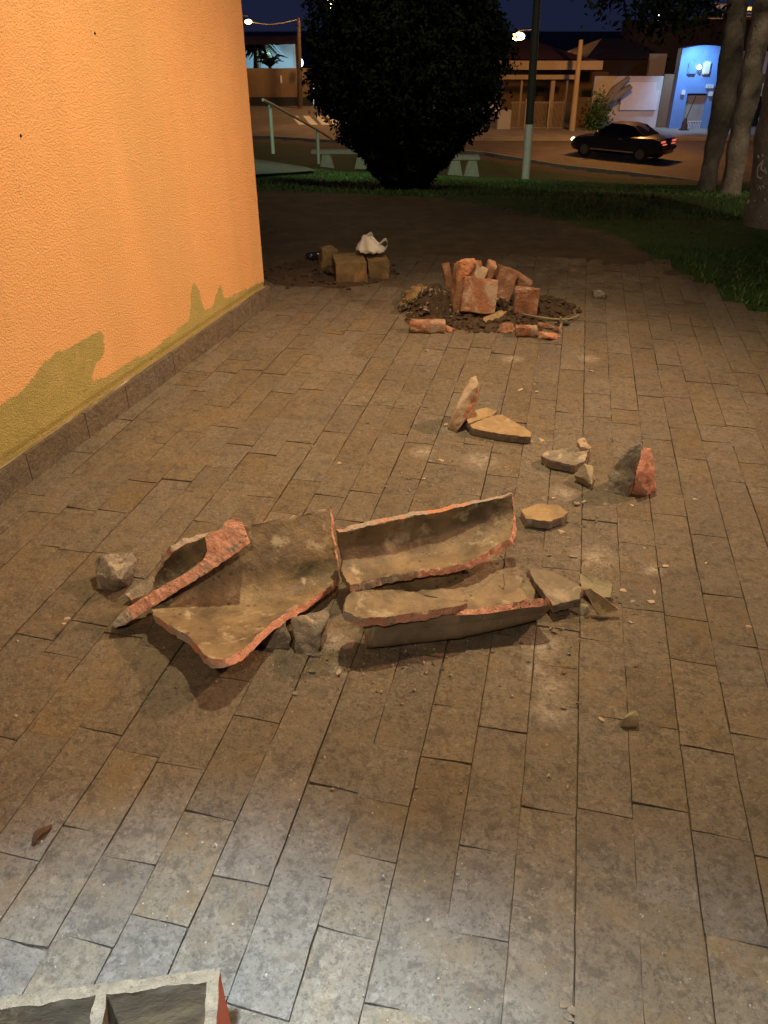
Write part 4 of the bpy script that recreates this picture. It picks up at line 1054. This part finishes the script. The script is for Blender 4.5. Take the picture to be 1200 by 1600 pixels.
# pavement at the far side in front of the houses
fy = at(900, 220, ZR).y
bm = bmesh.new(); box(bm, (22, fy + 20, ZR + .05), (40, 40, .14)); tag(from_bm('pavement', bm, M['pavement']), kind='structure')
# crosswalk
bm = bmesh.new()
for i in range(6):
    px = 455 + i * 18
    a0, a1 = at(px, 181, ZR), at(px + 10, 181, ZR); b0_, b1_ = at(px + 12, 195, ZR), at(px + 24, 195, ZR)
    bm.faces.new([bm.verts.new((v.x, v.y, ZR + .006)) for v in (b0_, b1_, a1, a0)])
c = at(500, 200, ZR)
tag(from_bm('crosswalk', bm, M['white_paint']), kind='structure')

# houses
DH = 40.6
def wx(px, py, D): return far(px, py, D).x
def wz(py, D): return far(600, py, D).z
def fbox(bm, x0, y0, x1, y1, D, dep, m=0):
    "box whose front is seen between photograph columns and rows at distance D"
    ym = (y0 + y1) / 2; a, b = wx(x0, ym, D), wx(x1, ym, D); zt, zb = wz(y0, D), wz(y1, D)
    return box(bm, ((a + b) / 2, D + dep / 2, (zt + zb) / 2), (abs(b - a), dep, zt - zb), 0, m)
def part(name, rects, m, parent, D, dep=.1):
    for r_ in rects:
        bm = bmesh.new(); fbox(bm, *r_, D, dep); from_bm(name, bm, m, parent)
h1 = empty('fenced_house', (wx(870, 205, DH), DH, ZR + .12), 'low house with flat pale porch canopy and dark red roof behind the picket fence', 'house')
part('wall', [(785, 112, 945, 207)], M['brown_wall'], h1, DH + 3.2, .3)
part('canopy', [(770, 95, 942, 109)], M['cream_wall'], h1, DH, 3.2)
part('beam', [(772, 117, 900, 124)], M['cream_wall'], h1, DH + .3, .3)
part('column', [(858, 125, 864, 205), (881, 125, 884, 205), (812, 125, 814, 205)], M['cream_wall'], h1, DH + .6, .2)
bm = bmesh.new()
a, b = wx(770, 95, DH), wx(940, 95, DH); zt, zm = wz(62, DH + 5), wz(93, DH)
v = [bm.verts.new(q) for q in ((a - .3, DH + .4, zm), (b - .4, DH + .4, zm), (b - .4, DH + 9, zm), (a - .3, DH + 9, zm), (a + 1.8, DH + 4.5, zt), (b - 2.6, DH + 4.5, zt))]
for f in ((0, 1, 5, 4), (1, 2, 5), (2, 3, 4, 5), (3, 0, 4), (0, 3, 2, 1)): bm.faces.new([v[i] for i in f])
bmesh.ops.recalc_face_normals(bm, faces=bm.faces); from_bm('roof', bm, M['roof'], h1)
part('window', [(834, 128, 850, 150)], M['dark'], h1, DH + 3.1, .08)
fence = empty('iron_fence', (wx(850, 205, DH), DH, ZR + .12), 'iron picket fence in front of the low house', 'fence')
bm = bmesh.new()
for i in range(46):
    px = 799 + i * 2.05; fbox(bm, px, 158, px + .75, 205, DH - .3, .03)
from_bm('picket_panel', bm, M['iron'], fence)
part('rail', [(798, 160, 893, 161.4), (798, 199, 893, 200.5)], M['iron'], fence, DH - .33, .03)
part('post', [(820, 155, 824, 206), (856, 157, 858, 206)], M['cream_wall'], fence, DH - .4, .15)
bm = bmesh.new(); fbox(bm, 778, 172, 798, 203, DH - .6, .2); tag(from_bm('gate_pillar', bm, M['white_wall']), 'short whitewashed wall at the left end of the iron fence', 'wall')
bm = bmesh.new()
q = [far(893, 207, DH - 1.2), far(900, 140, DH - 1.2), far(908, 62, DH - 1.2)]; tube(bm, q, [.14, .12, .09], 10)
tag(from_bm('concrete_pole', bm, M['cream_wall'], smooth=60), 'slim pale concrete pole leaning in front of the fenced house', 'pole')
bm = bmesh.new(); fbox(bm, 899, 152, 925, 207, DH + .2, .25); tag(from_bm('side_wall', bm, M['brown_wall']), 'short brown wall between the pale pole and the white wall', 'wall')
# white wall with panel
ww = empty('white_wall', (wx(1000, 205, DH), DH, ZR + .12), 'long pale wall with a raised rectangular panel behind the car', 'wall')
part('wall', [(924, 119, 1030, 207), ], M['white_wall'], ww, DH + .05, .25)
part('wall', [(1031, 116, 1054, 207)], M['brown_wall'], ww, DH + .15, .25)
part('panel', [(970, 142, 1028, 172), (975, 128, 1026, 142)], M['panel'], ww, DH - .1, .14)
h2 = empty('dark_house', (wx(980, 118, DH + 6), DH + 6, ZR + .12), 'dark unlit house with a low brown roof behind the pale wall', 'house')
part('wall', [(915, 92, 1045, 122)], M['roof_dark'], h2, DH + 5, .4)
part('wall', [(1015, 84, 1040, 119)], M['white_wall'], h2, DH + 4.2, .3)
bm = bmesh.new(); a, b = wx(912, 95, DH + 5), wx(1048, 95, DH + 5); zm, zt = wz(92, DH + 5), wz(60, DH + 8)
v = [bm.verts.new(q) for q in ((a, DH + 4.6, zm), (b, DH + 4.6, zm), (b, DH + 12, zm), (a, DH + 12, zm), (a + 1.5, DH + 8, zt), (b - 1.5, DH + 8, zt))]
for f in ((0, 1, 5, 4), (1, 2, 5), (2, 3, 4, 5), (3, 0, 4), (0, 3, 2, 1)): bm.faces.new([v[i] for i in f])
bmesh.ops.recalc_face_normals(bm, faces=bm.faces); from_bm('roof', bm, M['roof_dark'], h2)
# blue front
bl = empty('blue_facade', (wx(1085, 207, DH), DH, ZR + .12), 'bright blue lit house front with a shuttered doorway and two wall reliefs', 'house')
bm = bmesh.new(); D = DH - .2
xl, xr = wx(1045, 200, D), wx(1117, 200, D); z0 = wz(208, D); z1 = wz(76, D); xd0, xd1 = wx(1068, 180, D), wx(1101, 180, D); zd = wz(146, D)
for (a, b, c0, c1) in ((xl, xd0, z0, z1), (xd1, xr, z0, z1), (xd0, xd1, zd, z1)): box(bm, ((a + b) / 2, D + .3, (c0 + c1) / 2), (b - a, .6, c1 - c0))
N = 14; arch = []
for i in range(N + 1):
    t = i / N; arch.append((xl + (xr - xl) * t, z1 + .13 * sin(pi * t)))
fr = [bm.verts.new((x, D, z)) for x, z in arch]; bk = [bm.verts.new((x, D + .6, z)) for x, z in arch]
bm.faces.new(fr); bm.faces.new(bk[::-1])
for i in range(N): bm.faces.new((fr[i], fr[i + 1], bk[i + 1], bk[i]))
bmesh.ops.recalc_face_normals(bm, faces=bm.faces)
from_bm('wall', bm, M['blue_wall'], bl)
part('shutter', [(1069, 149, 1100, 190)], M['pavement'], bl, D + .3, .08)
bm = bmesh.new()
for i in range(12): fbox(bm, 1070 + i * 2.5, 190, 1071.2 + i * 2.5, 206, D + .22, .04)
fbox(bm, 1069, 189, 1100, 190.2, D + .2, .05)
from_bm('low_gate', bm, M['panel'], bl)
for (x0, x1) in ((1076, 1089), (1099, 1111)):
    bm = bmesh.new(); fbox(bm, x0, 96, x1, 117, D - .14, .14); bmesh.ops.bevel(bm, geom=list(bm.edges), offset=.05, segments=2, affect='EDGES'); from_bm('relief', bm, M['panel'] if x0 > 1090 else M['blue_wall'], bl)
bm = bmesh.new(); ball(bm, far(1092.5, 105, D - .2), .10); from_bm('round_lamp', bm, M['bulb_white'], bl, smooth=60)
part('mail_box', [(1065, 141, 1071, 148), (1108, 143, 1114, 150), (1104, 132, 1107, 138), (1108, 132, 1111, 138), (1112, 132, 1115, 138)], M['panel'], bl, D - .12, .12)
bm = bmesh.new()
q = far(1067, 210, DH - 1.0); bmesh.ops.create_cone(bm, segments=14, radius1=.17, radius2=.05, depth=.5, cap_ends=True)
for v in bm.verts: v.co += Vector((q.x, q.y, ZR + .12 + .25))
box(bm, (q.x, q.y, ZR + .14), (.36, .36, .04)); tube(bm, [(q.x, q.y, ZR + .55), (q.x + .3, q.y + .1, ZR + 1.5)], .02, 6)
tag(from_bm('traffic_cone', bm, M['cone']), 'small dark cone with a stick on the pavement before the blue doorway', 'cone')
# right house
rh = empty('garage_house', (wx(1180, 205, DH), DH, ZR + .12), 'pale house with dark garage openings behind the right hand trunks', 'house')
part('wall', [(1121, 116, 1139, 207), (1163, 116, 1420, 130)], M['brown_wall'], rh, DH + .1, .3)
part('lintel', [(1181, 130, 1420, 150)], M['panel'], rh, DH, .3)
part('garage_door', [(1139, 150, 1181, 207), (1181, 150, 1420, 207)], M['dark'], rh, DH + .5, .1)
part('wall', [(1140, 80, 1420, 117)], M['white_wall'], rh, DH + 1.2, .3)
part('post', [(1173, 150, 1174, 207), (1188, 150, 1189, 207)], M['panel'], rh, DH - .05, .06)
# tall dark commercial block with lit sign above
cb = empty('commercial_block', (wx(1150, 100, 62), 62, ZR), 'dark tall block with dim lit lettering high above the houses at the right', 'building')
part('wall', [(1000, 30, 1500, 160)], M['roof_dark'], cb, 62, 6)
part('parapet', [(1085, 24, 1500, 30)], M['brown_wall'], cb, 61.6, .4)
rr = random.Random(4)
def scrib(x0, x1, y0, y1, m, cnt_, name):
    bm = bmesh.new()
    for i in range(cnt_):
        px = x0 + (x1 - x0) * i / cnt_; py = rr.uniform(y0, y0 + 2)
        tube(bm, [far(px, py, 61), far(px + rr.uniform(.3, 2.2), (y0 + y1) / 2, 61), far(px + rr.uniform(-1, 1), y1, 61)], .07, 5)
    from_bm(name, bm, m, cb)
scrib(1106, 1142, 5, 13, M['sign_dim'], 9, 'lettering'); scrib(1162, 1180, 10, 16, M['sign_glow'], 7, 'lettering')
part('lettering', [(1106, 22, 1140, 23.5), (1108, 28, 1140, 29.5), (1160, 20, 1178, 21.2), (1160, 25, 1178, 26.2)], M['sign_dim'], cb, 61, .1)
# leaning tree and shrub before the wall
tr = empty('leaning_palm', (wx(932, 205, DH - .5), DH - .5, ZR + .12), 'dark forked trunk leaning right above a round shrub against the pale wall', 'tree')
bm = bmesh.new(); D = DH - .6
tube(bm, [far(940, 190, D), far(944, 165, D), far(962, 140, D), far(985, 118, D)], [.22, .2, .17, .1], 8); tube(bm, [far(945, 163, D), far(965, 150, D), far(986, 134, D)], [.15, .17, .1], 8)
for v in bm.verts: v.co += nv(v.co, 3, 2) * .12
from_bm('trunk', bm, M['bark'], tr, smooth=60)
bm = bmesh.new(); rr = random.Random(6); c = far(934, 183, D - .2)
leaves(bm, [c + Vector((rr.gauss(0, .26), rr.gauss(0, .3), rr.gauss(-.05, .42))) for _ in range(1100)], .09, rr); from_bm('crown', bm, M['leaf2'], tr)

# left: low wall, cold-lit building, tarp, palms, pole
DL = 54
lw = empty('corner_house', (wx(430, 165, DL), DL, ZR), 'low brown house wall with dark base across the junction at the upper left', 'house')
part('wall', [(300, 107, 489, 152)], M['brown_wall'], lw, DL, .4)
part('plinth', [(300, 152, 487, 167)], M['dark'], lw, DL - .1, .5)
part('doorway', [(489, 128, 495.5, 163)], M['slit'], lw, DL + .1, .1)
part('door_frame', [(495.5, 118, 560, 167)], M['roof_dark'], lw, DL, .4)
part('notice', [(438, 118, 440.5, 130)], M['panel'], lw, DL - .05, .04)
cy = empty('cold_lit_building', (wx(420, 100, 64), 64, ZR), 'pale cyan floodlit building wall behind the low brown wall', 'building')
part('wall', [(300, 68, 458, 112)], M['cyan_wall'], cy, 64, .5)
part('column', [(458, 66, 463, 112)], M['white_wall'], cy, 63.8, .5)
tp = empty('tarp_roof', (wx(420, 60, 57), 57, ZR), 'sagging brown canopy roof over the pale cyan wall', 'canopy')
bm = bmesh.new(); pr = None
for i in range(25):
    t = i / 24; px = 300 + 168 * t; sag = sin(pi * t) * 3
    row = [bm.verts.new(far(px, 54 + sag + 1.5 * nz((t * 9, 0, 0), 1), 59.5)), bm.verts.new(far(px, 62 + sag * 1.5 + 2 * nz((t * 8, 2, 0), 1), 57.5)), bm.verts.new(far(px, 69 + sag * .3 + 2 * nz((t * 12, 5, 0), 1), 56.5))]
    if pr: bm.faces.new((pr[0], pr[1], row[1], row[0])); bm.faces.new((pr[1], pr[2], row[2], row[1]))
    pr = row
bmesh.ops.solidify(bm, geom=bm.faces, thickness=.15); from_bm('canopy', bm, M['tarp'], tp, smooth=60)
part('post', [(462, 66, 464.5, 110)], M['roof_dark'], tp, 57, .2)
for (px, py, D, h_, lab) in ((399, 72, 60, 1, 'left slim palm silhouetted on the cyan wall'), (405, 74, 61, 1, 'right slim palm silhouetted on the cyan wall'), (422, 104, 59, 0, 'low spiky palm at the foot of the cyan wall')):
    root = empty('palm_tree', far(px, 108, D), lab, 'palm'); top = far(px, py, D)
    bm = bmesh.new(); tube(bm, [far(px, 112, D), top], [.14, .10], 8); from_bm('trunk', bm, M['pole_black'], root)
    bm = bmesh.new(); rr = random.Random(px)
    for k in range(22):
        a = rr.uniform(0, 2 * pi); L = rr.uniform(.8, 1.3) * (1.1 if h_ else 1.0); up = rr.uniform(-.3, .7) if h_ else rr.uniform(.3, 1.1)
        P = [top, top + Vector((cos(a) * L * .5, sin(a) * L * .5, up * .7)), top + Vector((cos(a) * L, sin(a) * L, up * .5 - (.6 if h_ else .0)))]
        sp_ = spline(P, 8); pr = None
        for i, p in enumerate(sp_):
            w = .13 * sin(pi * (.12 + .85 * i / 8)); row = [bm.verts.new(p + Vector((-sin(a) * w, cos(a) * w, -w * .7))), bm.verts.new(p), bm.verts.new(p + Vector((sin(a) * w, -cos(a) * w, -w * .7)))]
            if pr: bm.faces.new((pr[0], pr[1], row[1], row[0])); bm.faces.new((pr[1], pr[2], row[2], row[1]))
            pr = row
    bmesh.ops.solidify(bm, geom=bm.faces, thickness=.02)
    from_bm('crown', bm, M['frond'], root)
up = empty('utility_pole', (wx(468, 165, 52), 52, ZR), 'slender utility pole before the low brown wall, holding the string of lights', 'pole')
bm = bmesh.new(); tube(bm, [far(469, 168, 52), far(466.5, 28, 52)], [.16, .10], 8); from_bm('shaft', bm, M['roof_dark'], up, smooth=60)
bm = bmesh.new(); pts = spline([far(x, y, 52) for x, y in ((388, 34), (402, 36), (420, 38), (440, 36), (467, 30))], 24); tube(bm, pts, .022, 5); from_bm('cable', bm, M['mortar'], up)
# street lamps
def street_lamp(px, py, D, label, power, head=.32, colr=(1, .52, .18), arm=1):
    p = far(px, py, D); g = ZR
    root = empty('street_lamp', (p.x + .9 * arm, D, g), label, 'street lamp', None)
    bm = bmesh.new(); tube(bm, [(p.x + 1.0 * arm, D, g), (p.x + 1.0 * arm, D, p.z + .1), (p.x + .7 * arm, D, p.z + .35), (p.x, D, p.z + .3)], [.10, .08, .05, .04], 8); from_bm('pole', bm, M['pole_black'], root, smooth=60)
    bm = bmesh.new(); ball(bm, (p.x, D, p.z), head, (1.2, 1, .7)); from_bm('lamp_globe', bm, M['lampglow'], root, smooth=80)
    lamp('street_glow', 'POINT', (p.x, D - .1, p.z - head - .05), power, colr, .25)
street_lamp(810, 57, 50, 'sodium street lamp glowing over the low house roof right of the dark tree', 800, .30)
street_lamp(515, 4, 50, 'sodium street lamp glowing at the top left edge of the dark tree', 700, .36)
street_lamp(388, 34, 52, 'small yellowish street lamp at the corner of the orange building', 60, .17, arm=-1)
for (a, b, c, sc, lab) in ((982, 50, .09, 1.1, 'lowest and leftmost of the tiny white lights above the dark roofs'), (1029, 22, .06, 3, 'long upper one of the tiny white lights above the dark roofs'), (1028, 34, .07, 1.4, 'small white light right under the long one above the dark roofs')):
    bm = bmesh.new(); ball(bm, far(a, b, 61), c, (1, 1, sc)); tag(from_bm('distant_light', bm, M['bulb_white']), lab, 'light')
bm = bmesh.new(); ball(bm, far(470, 98, 53), .14, (1, 1, 1.6)); tag(from_bm('lit_globe', bm, M['bulb_white']), 'small white light on the pole by the cyan wall', 'light')
# lamps lighting the fronts, path and road, with added fills
lamp('facade_light', 'SPOT', far(1092, 66, DH - 1.5), 420, (.28, .60, 1), .08, far(1088, 150, DH), 120, .8)
lamp('facade_light', 'SPOT', far(1085, 150, DH - 3.5), 90, (.35, .5, 1), .2, far(1000, 190, DH), 120, .8)
lamp('floodlight', 'SPOT', far(420, 85, 60), 560, (.55, .85, 1), .2, far(415, 95, 64), 130, .8)
lamp('path_light', 'SPOT', (-5.5, 9.5, 3.2), 800, (.42, .86, .60), .2, (-2.8, 15.5, -.6), 56, 1)
lamp('street_glow', 'POINT', far(1000, 40, 33), 1000, (1, .44, .11), .3)
lamp('street_glow', 'POINT', far(500, 55, 42), 420, (1, .50, .18), .3)  # added to brighten the crosswalk, belongs to no lamp post
lamp('lawn_fill', 'SPOT', (3.2, 9.5, 6.5), 2000, (.95, .92, .56), .3, (-.5, 22, -1.8), 75, 1)  # added fill, brightens the benches and grass from the front
lamp('lawn_fill', 'SPOT', (1.5, 5.5, 5.5), 420, (1, .80, .45), .3, (.9, 11, -.2), 100, 1)  # second added fill, brightens the nearer lawn and earth

# ------------------------------------------------------------------ the car
def car():
    f, r_ = at(921, 245, ZR), at(1005, 254, ZR); d = (f - r_); d.z = 0; ang = math.atan2(d.y, d.x); c = (f + r_) / 2
    fwd = d.normalized(); side = Vector((fwd.y, -fwd.x, 0))       # side: towards the far side or viewer
    if side.y > 0: side = -side
    C = c - side * .75
    root = empty('saloon_car', (C.x, C.y, ZR), 'black saloon car with glowing headlamp and red tail lamps driving past', 'car')
    up = Vector((0, 0, 1))
    def W_(x, y, z): return Vector((C.x, C.y, ZR)) + fwd * x + side * y + up * z
    L = 4.2
    # stations along the length: x, half width, belt height, bottom height
    st = [(-2.12, .62, .62, .42), (-2.05, .74, .88, .30), (-1.75, .80, .97, .22), (-1.0, .83, .95, .2), (0, .84, .93, .2), (.9, .83, .90, .2), (1.3, .82, .86, .2), (1.75, .78, .78, .22), (2.0, .72, .66, .26), (2.1, .62, .56, .36)]
    bm = bmesh.new(); rings = []
    for x, w, hb, lo in st:
        sec = [(-w * .82, lo), (-w, lo + .12), (-w * 1.0, (lo + hb) / 2), (-w * .97, hb - .06), (-w * .86, hb), (0, hb + .03), (w * .86, hb), (w * .97, hb - .06), (w, (lo + hb) / 2), (w, lo + .12), (w * .82, lo)]
        rings.append([bm.verts.new(W_(x, y, z)) for y, z in sec])
    for a, b in zip(rings, rings[1:]):
        for i in range(len(a)): bm.faces.new((a[i], a[(i + 1) % len(a)], b[(i + 1) % len(a)], b[i]))
    bm.faces.new(rings[0]); bm.faces.new(rings[-1][::-1])
    # cabin
    cs = [(-1.35, .66, .95), (-.75, .58, 1.33), (-.3, .60, 1.40), (.25, .60, 1.38), (.95, .68, .92)]
    rg = []
    for x, w, h in cs: rg.append([bm.verts.new(W_(x, y, z)) for y, z in ((-.76, .90), (-w, h - .03 if h > 1 else h), (0, h + .02), (w, h - .03 if h > 1 else h), (.76, .90))])
    for a, b in zip(rg, rg[1:]):
        for i in range(4): bm.faces.new((a[i], a[i + 1], b[i + 1], b[i]))
    bm.faces.new(rg[0]); bm.faces.new(rg[-1][::-1])
    bmesh.ops.recalc_face_normals(bm, faces=bm.faces)
    from_bm('body', bm, M['carpaint'], root, smooth=40)
    def quad(nm, pts, m):
        bm = bmesh.new(); bm.faces.new([bm.verts.new(W_(*p)) for p in pts]); bmesh.ops.solidify(bm, geom=bm.faces, thickness=.012); bmesh.ops.recalc_face_normals(bm, faces=bm.faces); from_bm(nm, bm, m, root)
    for s in (1, -1):
        quad('window', [(-1.15, s * .765, .96), (-.15, s * .775, .96), (-.15, s * .635, 1.32), (-.72, s * .63, 1.28)], M['carglass'])
        quad('window', [(-.08, s * .775, .96), (.78, s * .755, .95), (.28, s * .635, 1.31), (-.08, s * .635, 1.33)], M['carglass'])
    quad('windscreen', [(.97, -.6, .95), (.97, .6, .95), (.30, .54, 1.37), (.30, -.54, 1.37)], M['carglass'])
    quad('rear_window', [(-1.37, -.6, .97), (-1.37, .6, .97), (-.78, .52, 1.31), (-.78, -.52, 1.31)], M['carglass'])
    for s in (1, -1):
        for x in (-1.3, 1.28):
            w = empty_part('wheel', W_(x, s * .80, .31), root)
            for nm, rad, wd, m in (('tyre', .31, .18, 'rubber'), ('rim', .19, .195, 'rim')):
                bm = bmesh.new(); tube(bm, [W_(x, s * (.76 - wd / 2 + .02), .31), W_(x, s * (.76 + wd / 2), .31)], rad, 20); from_bm(nm, bm, M[m], w, smooth=40)
    for s in (1, -1):
        bm = bmesh.new(); ball(bm, W_(2.02, s * .56, .62), .10, (1.1, 1.1, .8)); from_bm('headlight', bm, M['head'], root, smooth=60)
        bm = bmesh.new(); p = W_(-2.06, s * .5, .80); box(bm, p, (.08, .34, .07), ang); p = W_(-2.085, s * .40, .70); box(bm, p, (.08, .34, .045), ang); from_bm('tail_light', bm, M['tail'], root)
    for s in (1, -1):
        bm = bmesh.new(); box(bm, W_(0, s * .86, .36), (2.0, .03, .05), ang); from_bm('side_trim', bm, M['chrome'], root)
        bm = bmesh.new(); ball(bm, W_(.75, s * .9, 1.0), .09, (1, 1, .7)); from_bm('mirror', bm, M['carpaint'], root, smooth=60)
        bm = bmesh.new(); box(bm, W_(-.35, s * .855, .82), (.18, .02, .03), ang); from_bm('handle', bm, M['chrome'], root)
    bm = bmesh.new(); box(bm, W_(-2.12, 0, .55), (.10, 1.3, .14), ang); from_bm('bumper', bm, M['carpaint'], root)
    root.scale = (.87,) * 3; root.location.x -= .22
def empty_part(name, loc, parent):
    me = bpy.data.objects.new(name, None); COL.objects.link(me); me.location = loc; me.parent = parent; me.matrix_parent_inverse = parent.matrix_basis.inverted(); return me
car()
